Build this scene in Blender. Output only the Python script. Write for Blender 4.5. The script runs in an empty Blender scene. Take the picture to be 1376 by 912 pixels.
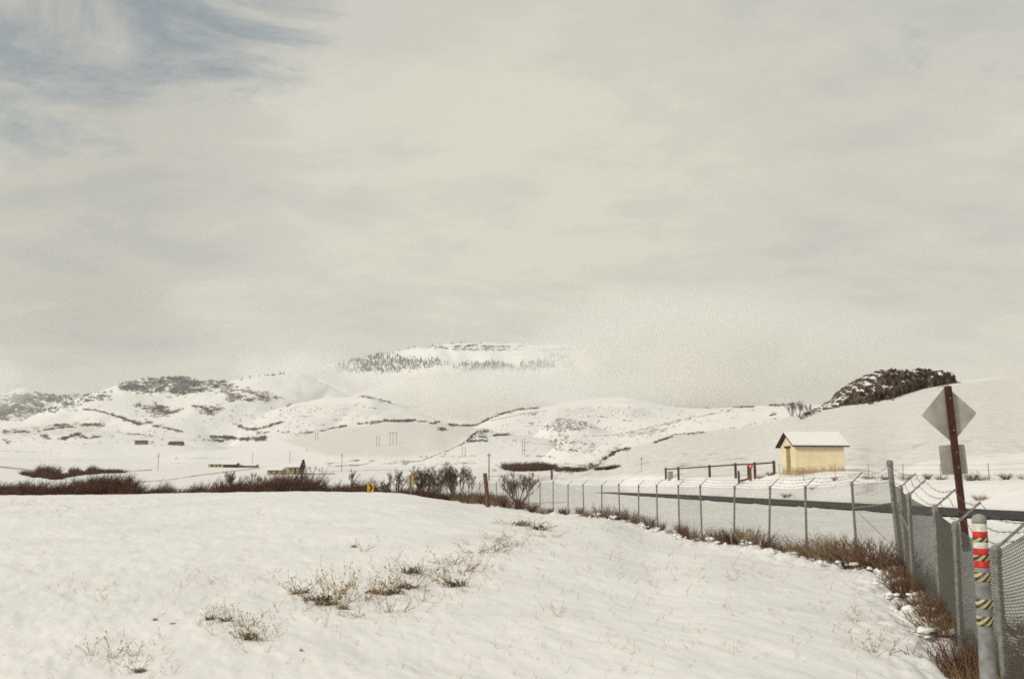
import bpy, math, random
import numpy as np
from mathutils import Vector, Matrix

random.seed(7)
rng = np.random.default_rng(11)
sc = bpy.context.scene
FOG, HAZE, DENOISE = True, 8e-5, False
SKYGAIN, SUN_W = .93, 2.3
col = sc.collection

# ------------------------------------------------------------------ camera numbers
EYE = 1.7
F = 1223.0                      # focal length in photo pixels (photo is 1376 wide)
CX0, CY0 = 688.0, 456.0
PITCH = math.atan(192.0 / F)
SP, CP = math.sin(PITCH), math.cos(PITCH)

def st(px, py):
    """photo pixel -> (t = x/y, s = (z-eye)/y) of its sight line"""
    cx = (np.asarray(px, float) - CX0) / F
    cy = (CY0 - np.asarray(py, float)) / F
    den = CP - cy * SP
    return cx / den, (SP + cy * CP) / den

def u_of_t(t):
    return CX0 + F * t / CP

def zpy(py, y):
    return EYE + st(CX0, py)[1] * y

# ------------------------------------------------------------------ small numeric helpers
def pchip(x, y, xq):
    x = np.asarray(x, float); y = np.asarray(y, float); xq = np.asarray(xq, float)
    h = np.diff(x); d = np.diff(y) / h
    m = np.zeros_like(y)
    m[0], m[-1] = d[0], d[-1]
    for i in range(1, len(x) - 1):
        if d[i - 1] * d[i] > 0:
            w1 = 2 * h[i] + h[i - 1]; w2 = h[i] + 2 * h[i - 1]
            m[i] = (w1 + w2) / (w1 / d[i - 1] + w2 / d[i])
    xc = np.clip(xq, x[0], x[-1])
    i = np.clip(np.searchsorted(x, xc, side='right') - 1, 0, len(x) - 2)
    q = (xc - x[i]) / h[i]
    return ((2*q**3 - 3*q**2 + 1) * y[i] + (q**3 - 2*q**2 + q) * h[i] * m[i]
            + (-2*q**3 + 3*q**2) * y[i+1] + (q**3 - q**2) * h[i] * m[i+1])

def sstep(a, b, x):
    q = np.clip((x - a) / (b - a), 0, 1)
    return q * q * (3 - 2 * q)

def vnoise(x, y, seed=0):
    xi = np.floor(x).astype(np.int64); yi = np.floor(y).astype(np.int64)
    fx = x - xi; fy = y - yi
    fx = fx*fx*fx*(fx*(fx*6-15)+10); fy = fy*fy*fy*(fy*(fy*6-15)+10)
    def hsh(a, b):
        n = (a * 374761393 + b * 668265263 + seed * 1274126177) & 0xFFFFFFFF
        n = ((n ^ (n >> 13)) * 1274126177) & 0xFFFFFFFF
        n = n ^ (n >> 16)
        return (n & 0xFFFF) / 32767.5 - 1.0
    a = hsh(xi, yi); b = hsh(xi+1, yi); c = hsh(xi, yi+1); d = hsh(xi+1, yi+1)
    return (a*(1-fx) + b*fx)*(1-fy) + (c*(1-fx) + d*fx)*fy

def fbm(x, y, seed=0, octs=4, gain=0.5):
    r = 0; a = 1.0
    for o in range(octs):
        r = r + a * vnoise(x * 2**o + 17.3*o, y * 2**o - 9.1*o, seed + o)
        a *= gain
    return r

# ------------------------------------------------------------------ terrain
# near ground: for every photo column a profile of (distance, height); 'p' = give the photo row instead
V = [(130, 'p', 655), (200, 'p', 645), (350, 'p', 636), (600, 'p', 627), (800, 'p', 618), (1000, 'p', 609), (1300, 'p', 601), (3000, 80)]
V2 = [(220, 3.0), (350, 5.5), (600, 12), (1000, 30), (1300, 45), (3000, 80)]
COLS = {
    -3000: [(1, 0), (8, .2), (40, 1.0), (90, .5)] + V,
    -400: [(1, 0), (8, .1), (25, .5), (52, 1.0), (75, .2), (95, .2)] + V,
    0:   [(1, 0), (8, .05), (25, .42), (52, 'p', 665.5), (70, .1), (92, .1), (110, 0.4)] + V,
    200: [(1, 0), (8, .02), (25, .4), (56, 'p', 662.5), (72, .2), (92, .1), (110, .4)] + V,
    400: [(1, 0), (8, 0), (25, .38), (58, 'p', 660.5), (75, .1), (92, .0), (110, .2)] + V,
    500: [(1, 0), (8, 0), (25, .36), (57, 'p', 661.5), (78, -.2), (95, -.1), (110, .1)] + V,
    575: [(1, 0), (8, 0), (25, .3), (54, 'p', 668), (80, -.1), (95, -.1), (110, .1)] + V,
    650: [(1, 0), (8, 0), (25, .22), (50, 'p', 681.5), (68, -.25), (78, -.2), (95, -.1), (115, .1)] + V,
    720: [(1, 0), (8, 0), (25, .1), (46, 'p', 692), (62, -.45), (80, -.3), (100, .2)] + V,
    808: [(1, 0), (8, 0), (25, -.05), (42, 'p', 700), (50, -.3), (65, -.2), (85, 0.05), (105, .2), (128, .25), (140, 1.0), (165, 1.9)] + V2,
    880: [(1, 0), (8, 0), (30, -.35), (38, -.5), (47, -.35), (70, .15), (90, .3), (111, .35), (117, 1.75), (128, 2.1), (165, 2.5)] + V2,
    941: [(1, 0), (8, 0), (22, -.2), (33, -.55), (37, -.55), (45, -.2), (64, .25), (95, .32), (100, 1.8), (104, 2.15), (120, 2.5), (160, 2.9)] + V2,
    1050: [(1, 0), (8, -.02), (18, -.25), (26, -.5), (30, -.5), (38, -.15), (52, .22), (74, .32), (80, 2.15), (92, 2.65), (130, 3.1)] + V2,
    1146: [(1, 0), (8, -.1), (16, -.32), (23, -.45), (27, -.35), (35, 0), (44, .25), (62, .3), (69, 1.9), (78, 2.6), (110, 3.0)] + V2,
    1220: [(1, 0), (8, -.2), (14, -.5), (19, -.55), (22, -.4), (28, .0), (40, .25), (55, .3), (63, 1.7), (70, 2.0), (100, 2.7)] + V2,
    1300: [(1, 0), (6, -.3), (10, -.75), (12.5, -.85), (16, -.45), (22, 'p', 739), (35, .24), (50, .3), (58, 1.6), (65, 1.95), (100, 2.7)] + V2,
    1400: [(1, 0), (5, -.35), (8, -.85), (10, -1.0), (13, -.55), (20, 0.1), (31, .24), (44, .3), (52, 1.6), (60, 2.0), (100, 2.7)] + V2,
    1700: [(1, 0), (3, -.2), (5, -.8), (6.2, -1.0), (9, -.5), (15, .1), (25, .24), (40, .3), (50, 1.7), (70, 2.1), (100, 2.7)] + V2,
    2600: [(1, 0), (2, -.3), (3, -.8), (4.5, -.7), (8, 0), (14, .24), (25, .3), (35, 1.7), (70, 2.1), (100, 2.7)] + V2,
    6000: [(1, 0), (1.6, -.4), (3, -.4), (5, .2), (10, .3), (18, 1.7), (70, 2.1), (100, 2.7)] + V2,
}
UC = sorted(COLS)
LNY = np.linspace(0, math.log(9000), 900)
UF = np.concatenate([np.linspace(-3000, -400, 60)[:-1], np.linspace(-400, 1800, 441), np.linspace(1800, 6000, 80)[1:]])
tab = []
for u in UC:
    pts = [(p[0], p[1] if len(p) == 2 else float(zpy(p[2], p[0]))) for p in COLS[u]]
    tab.append(pchip([math.log(p[0]) for p in pts], [p[1] for p in pts], LNY))
tab = np.array(tab)
BT = np.empty((len(UF), len(LNY)))
for k in range(len(LNY)):
    BT[:, k] = pchip(UC, tab[:, k], UF)

def base_z(u, y):
    ly = np.clip(np.log(np.maximum(y, 1.0)), 0, LNY[-1] - 1e-6) / (LNY[1] - LNY[0])
    k = np.floor(ly).astype(int); fk = ly - k
    uc = np.clip(u, UF[0], UF[-1] - 1e-3)
    i = np.clip(np.searchsorted(UF, uc, side='right') - 1, 0, len(UF) - 2)
    fi = (uc - UF[i]) / (UF[i+1] - UF[i])
    k1 = np.minimum(k + 1, len(LNY) - 1)
    return (BT[i, k]*(1-fk) + BT[i, k1]*fk)*(1-fi) + (BT[i+1, k]*(1-fk) + BT[i+1, k1]*fk)*fi

# hills: ridge line in the photo, distance of the ridge (at both ends), width of the front slope, slope behind, slope shape, roughness
HILLS = [
    dict(n='right', pts=[(690, 650), (735, 646), (760, 634), (790, 622), (812, 616), (835, 603), (870, 592), (905, 584), (950, 579), (1000, 572), (1050, 560), (1100, 551), (1150, 540), (1200, 529), (1280, 513), (1376, 503), (1500, 485), (1900, 440), (3000, 430)],
         D=[(690, 170), (835, 200), (1100, 235), (1376, 270), (3000, 300)], wf=[(690, 60), (835, 80), (950, 105), (1100, 145), (1376, 195), (3000, 240)], back=.10, shape=1.08, rough=.010),
    dict(n='cut', pts=[(700, 600), (765, 586), (800, 583), (830, 580), (870, 570), (905, 563), (950, 553), (985, 548), (1060, 547), (1200, 545), (1400, 560)],
         D=[(700, 640), (1400, 560)], wf=[(700, 220), (1400, 300)], back=.12, shape=1.2, rough=.03),
    dict(n='field', pts=[(200, 612), (290, 606), (350, 597), (400, 587.5), (440, 579), (500, 570.5), (540, 567), (575, 568), (600, 571), (640, 574), (660, 578), (690, 583), (740, 590), (800, 603)],
         D=[(200, 1000), (400, 950), (800, 800)], wf=[(200, 380), (400, 340), (800, 260)], back=.12, shape=1.0, rough=.012),
    dict(n='brushy', pts=[(690, 598), (715, 588), (728, 573), (738, 562), (760, 560.5), (790, 567), (815, 577), (845, 584), (880, 596)],
         D=[(690, 1000), (880, 980)], wf=[(690, 160), (880, 160)], back=.2, shape=1.2, rough=.03),
    dict(n='lowleft', pts=[(-300, 592), (0, 583), (60, 577), (100, 575), (180, 581), (240, 588), (290, 597), (340, 606)],
         D=[(-300, 1250), (340, 1150)], wf=[(-300, 350), (340, 300)], back=.1, shape=1.1, rough=.03),
    dict(n='midcentre', pts=[(300, 575), (350, 556), (400, 541), (450, 533), (491, 531), (519, 538), (545, 547), (580, 560), (630, 576)],
         D=[(300, 1850), (630, 1750)], wf=[(300, 650), (630, 500)], back=.2, shape=1.25, rough=.035),
    dict(n='left', pts=[(-400, 605), (-60, 575), (0, 567), (30, 562), (60, 551), (90, 538), (130, 529), (170, 527), (220, 531), (245, 527), (280, 517), (310, 510), (350, 505), (395, 505), (430, 513), (480, 535), (540, 560)],
         D=[(-400, 2100), (200, 2100), (400, 2350), (540, 2300)], wf=[(-400, 800), (540, 900)], back=.25, shape=1.3, rough=.05),
    dict(n='right far', pts=[(590, 596), (640, 571), (668, 557), (697, 549), (725, 547), (753, 542), (791, 535), (810, 533.5), (838, 532.6), (867, 538), (900, 545), (930, 548), (960, 548), (1000, 546), (1060, 543), (1150, 543), (1300, 545), (1600, 560)],
         D=[(590, 1500), (800, 1750), (1000, 1500), (1600, 1500)], wf=[(590, 500), (800, 750), (1600, 700)], back=.2, shape=1.15, rough=.03),
    dict(n='fog hill', pts=[(400, 565), (440, 545), (480, 528), (514, 517), (545, 508), (600, 500), (660, 500), (720, 510), (790, 525), (850, 538)],
         D=[(400, 2800), (850, 2800)], wf=[(400, 700), (850, 800)], back=.3, shape=1.1, rough=.02),
    dict(n='left forest', pts=[(60, 560), (100, 541), (130, 525), (160, 515), (200, 508), (240, 506), (290, 510), (330, 507), (370, 501), (395, 500), (430, 506), (490, 525), (550, 550)],
         D=[(60, 3000), (550, 3100)], wf=[(60, 700), (550, 700)], back=.3, shape=1.2, rough=.05),
    dict(n='far left', pts=[(-800, 545), (-300, 536), (-100, 530), (0, 526), (30, 520), (60, 525), (90, 529), (120, 527), (160, 522), (220, 530), (300, 550)],
         D=[(-800, 3900), (300, 3900)], wf=[(-800, 900), (300, 900)], back=.3, shape=1.2, rough=.06),
    dict(n='mountain', pts=[(250, 545), (330, 520), (400, 500), (440, 489), (480, 482), (520, 473), (560, 465), (600, 461), (645, 458), (700, 460), (725, 462), (750, 461), (780, 463), (840, 470), (950, 500), (1100, 545)],
         D=[(250, 5000), (1100, 5000)], wf=[(250, 1500), (1100, 1500)], back=.3, shape=1.0, rough=.05),
]
for hl in HILLS:
    P = np.array(hl['pts'], float)
    t, s = st(P[:, 0], P[:, 1])
    hl['u'] = u_of_t(t); hl['s'] = s

ROAD = [(27, -40), (24.8, 5), (22.8, 25), (21.2, 40), (19.4, 60), (17.9, 80), (16.4, 100), (14.6, 118), (11.5, 133)]
ROAD_Z, ROAD_W = .36, 3.5
_ry = np.array([p[1] for p in ROAD], float); _rx = np.array([p[0] for p in ROAD], float)

def road_x(y):
    return pchip(_ry, _rx, y)

FPOSTS = []   # fence posts: x, y, lean(px-like x shift at top), filled below
def fence_line():
    near = [(3.1, 4.0), (4.25, 6.9), (5.17, 9.8), (6.13, 12.7), (7.2, 15.5), (7.99, 18.3), (8.75, 20.3)]
    corner = (9.1, 21.5)
    pxs = [1146, 1079, 1029, 983, 941, 911, 882, 857, 832, 808, 784, 763, 743, 725.6, 710, 697, 682, 667.6, 656, 645, 634, 623, 612, 601, 591, 580, 570, 560]
    back = []
    y = 24.0
    for i, p in enumerate(pxs):
        back.append(((p - CX0) / F * y, y))
        y += 2.95 if i < 16 else 2.6
    return near, corner, back
NEAR, CORNER, BACK = fence_line()
NEAR = [(x * .981, y) for x, y in NEAR]; CORNER = (CORNER[0] * .985, CORNER[1]); BACK = [(x * CP, y) for x, y in BACK]
FL = np.array(NEAR + [CORNER] + BACK)

def dist_polyline(x, y, P):
    best = np.full(np.shape(x), 1e9)
    for a, b in zip(P[:-1], P[1:]):
        dx, dy = b - a
        q = np.clip(((x - a[0]) * dx + (y - a[1]) * dy) / (dx*dx + dy*dy), 0, 1)
        best = np.minimum(best, np.hypot(x - a[0] - q*dx, y - a[1] - q*dy))
    return best

def terrain(t, y):
    """height of the ground at x = t*y, distance y (arrays)"""
    t = np.asarray(t, float); y = np.asarray(y, float)
    x = t * y; u = u_of_t(t)
    z = base_z(u, y)
    B = z.copy()
    # small unevenness
    fade = sstep(2, 6, y)
    z = z + fade * ((.016 * fbm((x + .5*y) / .55, (y - .5*x) / 1.5, 3, 4, .6)) + .05 * fbm(x / 4, y / 5, 5, 2)) * (1 - sstep(200, 500, y))
    z = z + sstep(90, 160, y) * .12 * fbm(x / 14, y / 14, 8, 3) * (1 - sstep(300, 700, y) * .5)
    z = z + sstep(500, 1200, y) * 1.8 * fbm(x / 110, y / 110, 21, 3)
    for hl in HILLS:
        U = hl['u']
        m = (u > U[0]) & (u < U[-1])
        if not m.any():
            continue
        uu, yy, xx = u[m], y[m], x[m]
        D = np.interp(uu, *zip(*hl['D'])); wf = np.interp(uu, *zip(*hl['wf']))
        D = D * (1 + .012 * vnoise(uu / 60, uu * 0, 31))
        zr = EYE + pchip(U, hl['s'], uu) * D
        b = B[m]
        ew = 70 if hl['n'] in ('field', 'lowleft', 'cut') else 25
        edge = np.minimum(sstep(U[0], U[0] + ew, uu), sstep(U[-1], U[-1] - ew, uu))
        q = np.clip(1 - (D - yy) / wf, 0, 1)
        zz = b + np.maximum(zr - b, 0) * q ** hl['shape']
        H = np.maximum(zr - b, 0)
        ns = fbm(xx / (wf * .22), yy / (wf * .35), 40 + len(hl['n']), 4)
        if hl['n'] not in ('right', 'field', 'fog hill'):
            gul = 1 - np.abs(vnoise(xx / (wf * .16) + .4 * vnoise(yy / (wf * .4), xx / (wf * .3), 13), yy / (wf * .9), 90 + len(hl['n']))) * 2
            zz = zz - H * .085 * np.clip(gul, 0, 1) ** 2 * np.clip(q * (1 - q) * 4, 0, 1)
        zz = zz + H * hl['rough'] * ns * 3.4 * q * (1 - q) * 2
        zz = zz + hl['rough'] * H * .12 * fbm(xx / (wf * .05), yy / (wf * .05), 77, 2) * q
        zz = np.where(yy > D, np.maximum(zr - (yy - D) * hl['back'], b), zz)
        zz = zz * edge + b * (1 - edge)
        zz = np.where(q <= 0, -1e3, zz)
        z[m] = np.maximum(z[m], zz)
    # road corridor
    m = (y > -45) & (y < 140) & (x > 2) & (x < 40)
    if m.any():
        xx, yy = x[m], y[m]
        d = (xx - road_x(yy)) * .985
        ad = np.abs(d)
        w = sstep(ROAD_W + 2.2, ROAD_W + .2, ad) * sstep(140, 125, yy)
        zz = z[m] * (1 - w) + (ROAD_Z - .07) * w
        nn = fbm(xx / .8, yy / .8, 55, 3)
        berm = np.exp(-((d + ROAD_W + .75 + .25 * nn) / .55) ** 2) * (.05 + .07 * nn)
        berm += np.exp(-((d - ROAD_W - .7) / .6) ** 2) * .07
        zz = zz + np.maximum(berm, 0) * sstep(3, 10, yy) * sstep(140, 120, yy)
        z[m] = zz
    # lumpy snow along the foot of the fence
    m = (y > 3) & (y < 90) & (x > -12) & (x < 12)
    if m.any():
        xx, yy = x[m], y[m]
        d = dist_polyline(xx, yy, FL)
        z[m] = z[m] + np.exp(-(d / 1.0) ** 2) * (.18 * np.abs(fbm(xx / .5, yy / .5, 61, 3)) + .03)
    return z

def gz(x, y):
    return float(terrain(np.array([x / y]), np.array([float(y)]))[0])

# mesh columns and rows
u_in = np.arange(-160, 1540.1, 2.3)
u_l = -160 - np.geomspace(4, 2800, 90)[::-1]
u_r = 1540 + np.geomspace(4, 5200, 90)
UU = np.concatenate([u_l, u_in, u_r])
TT = (UU - CX0) / F * CP
YY = np.concatenate([np.geomspace(1.0, 5.0, 46)[:-1], np.geomspace(5, 130, 400)[:-1], np.geomspace(130, 9000, 330)])
GT, GY = np.meshgrid(TT, YY, indexing='ij')
GZ = terrain(GT, GY)
GS = (GZ - EYE) / GY
CUM = np.maximum.accumulate(GS, axis=1)

def hit(px, py):
    """point of the ground seen at a photo pixel"""
    t, s = st(px, py)
    i = int(np.clip(np.searchsorted(TT, t), 1, len(TT) - 1))
    if t - TT[i-1] < TT[i] - t:
        i -= 1
    c = CUM[i]
    k = int(np.searchsorted(c, s))
    if k >= len(c):
        return None
    if k == 0:
        k = 1
    a, b = GS[i, k-1], GS[i, k]
    q = 0 if b == a else np.clip((s - a) / (b - a), 0, 1)
    y = YY[k-1] + (YY[k] - YY[k-1]) * q
    z = GZ[i, k-1] + (GZ[i, k] - GZ[i, k-1]) * q
    return Vector((float(t) * y, y, z))

def at(px, y):
    """ground point below the photo column px at distance y"""
    t = (px - CX0) / F * CP
    x = float(t * y)
    return Vector((x, y, gz(x, y)))

def ztop(py, y, px=CX0):
    return float(EYE + st(px, py)[1] * y)

# ------------------------------------------------------------------ materials
def mat(name, rgb, rough=.8, metal=0.0, spec=.3, var=.25, scale=6.0, bump=0.0, rgb2=None, coord='Object'):
    m = bpy.data.materials.new(name); m.use_nodes = True
    nt = m.node_tree; b = nt.nodes['Principled BSDF']
    b.inputs['Roughness'].default_value = rough
    b.inputs['Metallic'].default_value = metal
    b.inputs['Specular IOR Level'].default_value = spec
    tc = nt.nodes.new('ShaderNodeTexCoord')
    n = nt.nodes.new('ShaderNodeTexNoise'); n.inputs['Scale'].default_value = scale; n.inputs['Detail'].default_value = 5
    nt.links.new(tc.outputs[coord], n.inputs['Vector'])
    r = nt.nodes.new('ShaderNodeValToRGB')
    r.color_ramp.elements[0].position = .3; r.color_ramp.elements[1].position = .7
    lo = tuple(c * (1 - var) for c in rgb); hi = tuple(min(1, c * (1 + var)) for c in (rgb2 or rgb))
    r.color_ramp.elements[0].color = lo + (1,); r.color_ramp.elements[1].color = hi + (1,)
    nt.links.new(n.outputs['Fac'], r.inputs['Fac'])
    nt.links.new(r.outputs['Color'], b.inputs['Base Color'])
    if bump:
        bp = nt.nodes.new('ShaderNodeBump'); bp.inputs['Strength'].default_value = bump; bp.inputs['Distance'].default_value = .02
        nt.links.new(n.outputs['Fac'], bp.inputs['Height']); nt.links.new(bp.outputs['Normal'], b.inputs['Normal'])
    return m

M = {}
M['brush'] = mat('dead_brush', (.048, .021, .013), .9, rgb2=(.135, .064, .036), scale=3, var=.35)
M['goldbrush'] = mat('golden_brush', (.115, .072, .036), .9, rgb2=(.22, .15, .08), scale=3, var=.3)
M['twig'] = mat('dark_twigs', (.085, .052, .036), .9, rgb2=(.14, .09, .06), scale=3, var=.3)
M['weed'] = mat('tan_weed', (.20, .135, .055), .9, rgb2=(.34, .235, .11), scale=9, var=.35)
M['matted'] = mat('matted_weed', (.07, .038, .02), .95, rgb2=(.12, .07, .035), scale=9, var=.35)
M['bark'] = mat('bark', (.075, .055, .045), .9, rgb2=(.11, .08, .065), scale=5)
M['scrub'] = mat('scrub', (.075, .045, .027), .95, rgb2=(.135, .085, .052), scale=.02, var=.35)
M['scrubgrey'] = mat('leafless_scrub', (.115, .080, .055), .95, rgb2=(.18, .13, .085), scale=.02, var=.3)
M['conifer'] = mat('conifer', (.022, .030, .024), .95, rgb2=(.045, .052, .042), scale=.02, var=.3)
M['galv'] = mat('galvanised_steel', (.15, .145, .125), .6, metal=.3, rgb2=(.23, .22, .195), scale=14, var=.15, bump=.1)
M['wire'] = mat('fence_wire', (.075, .07, .062), .65, metal=.3, rgb2=(.12, .115, .10), scale=20, var=.1)
M['barb'] = mat('rusty_wire', (.11, .09, .075), .7, metal=.3, scale=30)
M['asphalt'] = mat('wet_asphalt', (.018, .016, .017), .75, rgb2=(.030, .027, .027), scale=1.2, var=.25, bump=.15, spec=.2)
M['redpost'] = mat('red_brown_paint', (.036, .0115, .008), .7, rgb2=(.058, .019, .012), scale=8, var=.25)
M['rail'] = mat('brown_rail', (.075, .030, .018), .7, rgb2=(.11, .05, .03), scale=6)
M['tpost'] = mat('rusty_steel', (.16, .05, .03), .75, rgb2=(.22, .08, .05), scale=9)
M['signback'] = mat('aluminium_back', (.30, .28, .235), .6, metal=.08, rgb2=(.36, .34, .29), scale=3, var=.12)
M['wood'] = mat('weathered_timber', (.10, .045, .028), .9, rgb2=(.15, .075, .05), scale=7)
M['grey wood'] = mat('grey_pole', (.16, .125, .10), .9, rgb2=(.2, .165, .135), scale=4)
M['cream'] = mat('cream_stucco', (.76, .645, .42), .9, rgb2=(.80, .69, .465), scale=1.1, var=.05, bump=.25)
M['fascia'] = mat('dark_fascia', (.06, .035, .022), .8, scale=4)
M['door'] = mat('olive_door', (.26, .23, .08), .7, rgb2=(.31, .28, .10), scale=4, var=.15)
M['black'] = mat('black_paint', (.015, .015, .015), .6, scale=5)
M['yellow'] = mat('yellow_sheeting', (.55, .32, .03), .5, scale=5, var=.08)
M['white'] = mat('white_sheeting', (.50, .48, .42), .6, rgb2=(.62, .60, .54), scale=24, var=.12)
M['red'] = mat('red_sheeting', (.40, .022, .02), .6, rgb2=(.56, .035, .03), scale=28, var=.18)
M['cap'] = mat('weathered_cap', (.27, .26, .22), .7, scale=20, var=.25)
M['marker'] = mat('grey_marker', (.17, .172, .165), .65, rgb2=(.24, .242, .232), scale=11, var=.18)
M['pedestal'] = mat('pale_green_box', (.26, .31, .22), .6, scale=6, var=.1)
M['tan'] = mat('tan_wall', (.33, .26, .15), .9, scale=.6, var=.15)
M['brownwall'] = mat('brown_wall', (.16, .09, .06), .9, scale=.6, var=.2)
M['darkopen'] = mat('dark_opening', (.03, .024, .02), .9, scale=2)
M['glass'] = mat('window_glass', (.05, .05, .055), .2, scale=2)

def splashed(m):
    """mud and damp thrown up on the lowest part of a wall"""
    nt = m.node_tree; b = nt.nodes['Principled BSDF']; L = nt.links.new
    src = b.inputs['Base Color'].links[0].from_socket
    tc = nt.nodes.new('ShaderNodeTexCoord'); sp = nt.nodes.new('ShaderNodeSeparateXYZ'); L(tc.outputs['Object'], sp.inputs[0])
    n = nt.nodes.new('ShaderNodeTexNoise'); n.inputs['Scale'].default_value = 2.6; n.inputs['Detail'].default_value = 6; L(tc.outputs['Object'], n.inputs['Vector'])
    a = nt.nodes.new('ShaderNodeMath'); a.operation = 'MULTIPLY_ADD'; a.inputs[1].default_value = -1.1; L(n.outputs['Fac'], a.inputs[0]); L(sp.outputs['Z'], a.inputs[2])
    r = nt.nodes.new('ShaderNodeMapRange'); r.inputs['From Min'].default_value = .12; r.inputs['From Max'].default_value = -.35; r.inputs['To Max'].default_value = .75; L(a.outputs[0], r.inputs['Value'])
    mx = nt.nodes.new('ShaderNodeMixRGB'); L(r.outputs['Result'], mx.inputs['Fac']); L(src, mx.inputs['Color1']); mx.inputs['Color2'].default_value = (.26, .18, .085, 1)
    L(mx.outputs['Color'], b.inputs['Base Color'])
splashed(M['cream'])

def snow_mat(name, base=(.80, .79, .765)):
    m = bpy.data.materials.new(name); m.use_nodes = True
    nt = m.node_tree; b = nt.nodes['Principled BSDF']; L = nt.links.new
    b.inputs['Roughness'].default_value = .75
    b.inputs['Specular IOR Level'].default_value = .15
    geo = nt.nodes.new('ShaderNodeNewGeometry')
    def noise(scale, detail=5, rough=.55, vec=None):
        n = nt.nodes.new('ShaderNodeTexNoise'); n.inputs['Scale'].default_value = scale; n.inputs['Detail'].default_value = detail
        n.inputs['Roughness'].default_value = rough
        L(vec or geo.outputs['Position'], n.inputs['Vector']); return n
    # tint of the snow itself
    n1 = noise(.35, 4)
    r1 = nt.nodes.new('ShaderNodeValToRGB')
    r1.color_ramp.elements[0].color = (base[0]*.95, base[1]*.95, base[2]*.945, 1); r1.color_ramp.elements[1].color = tuple(min(1, c*1.04) for c in base) + (1,)
    r1.color_ramp.elements[0].position = .35; r1.color_ramp.elements[1].position = .65
    L(n1.outputs['Fac'], r1.inputs['Fac'])
    out = r1.outputs['Color']
    # bare earth and dry grass showing through where the snow is thin
    at_ = nt.nodes.new('ShaderNodeAttribute'); at_.attribute_name = 'bare'
    n2 = noise(.22, 9, .68)
    sub = nt.nodes.new('ShaderNodeMath'); sub.operation = 'ADD'; L(n2.outputs['Fac'], sub.inputs[0]); L(at_.outputs['Fac'], sub.inputs[1])
    mr = nt.nodes.new('ShaderNodeMapRange'); mr.inputs['From Min'].default_value = .885; mr.inputs['From Max'].default_value = 1.06
    L(sub.outputs['Value'], mr.inputs['Value'])
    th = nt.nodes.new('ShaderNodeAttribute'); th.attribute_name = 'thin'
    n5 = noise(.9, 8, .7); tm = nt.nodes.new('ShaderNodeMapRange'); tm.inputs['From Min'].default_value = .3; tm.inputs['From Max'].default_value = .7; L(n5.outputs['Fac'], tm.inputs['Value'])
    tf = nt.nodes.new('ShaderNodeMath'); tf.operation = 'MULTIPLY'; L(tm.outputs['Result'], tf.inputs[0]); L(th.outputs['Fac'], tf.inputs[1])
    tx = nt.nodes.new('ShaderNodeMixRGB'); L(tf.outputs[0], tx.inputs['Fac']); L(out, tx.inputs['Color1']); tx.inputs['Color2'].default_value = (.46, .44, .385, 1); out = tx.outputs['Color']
    mix = nt.nodes.new('ShaderNodeMixRGB'); L(mr.outputs['Result'], mix.inputs['Fac'])
    L(out, mix.inputs['Color1']); mix.inputs['Color2'].default_value = (.21, .15, .085, 1)
    L(mix.outputs['Color'], b.inputs['Base Color'])
    # crusted surface
    n3 = noise(1.6, 6, .6); n4 = noise(14, 4, .6)
    add = nt.nodes.new('ShaderNodeMath'); add.operation = 'MULTIPLY_ADD'
    L(n4.outputs['Fac'], add.inputs[0]); add.inputs[1].default_value = .16; L(n3.outputs['Fac'], add.inputs[2])
    bp = nt.nodes.new('ShaderNodeBump'); bp.inputs['Strength'].default_value = .36; bp.inputs['Distance'].default_value = .10
    L(add.outputs['Value'], bp.inputs['Height']); L(bp.outputs['Normal'], b.inputs['Normal'])
    return m
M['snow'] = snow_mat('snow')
M['snowcap'] = mat('settled_snow', (.78, .77, .745), .8, rgb2=(.82, .81, .785), scale=5, var=.03, bump=.3, spec=.15)

# ------------------------------------------------------------------ object helpers
ORD = ('first second third fourth fifth sixth seventh eighth ninth tenth eleventh twelfth thirteenth fourteenth fifteenth sixteenth seventeenth eighteenth nineteenth twentieth '
       'twenty-first twenty-second twenty-third twenty-fourth twenty-fifth twenty-sixth twenty-seventh twenty-eighth twenty-ninth thirtieth thirty-first thirty-second thirty-third thirty-fourth thirty-fifth').split()

def tag(o, label=None, cat=None, group=None, kind=None):
    if label: o['label'] = label
    if cat: o['category'] = cat
    if group: o['group'] = group
    if kind: o['kind'] = kind
    return o

def empty(name, loc=(0, 0, 0), rz=0.0, **kw):
    o = bpy.data.objects.new(name, None); col.objects.link(o)
    o.location = loc; o.rotation_euler = (0, 0, rz); o.empty_display_size = .2
    return tag(o, **kw)

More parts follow.
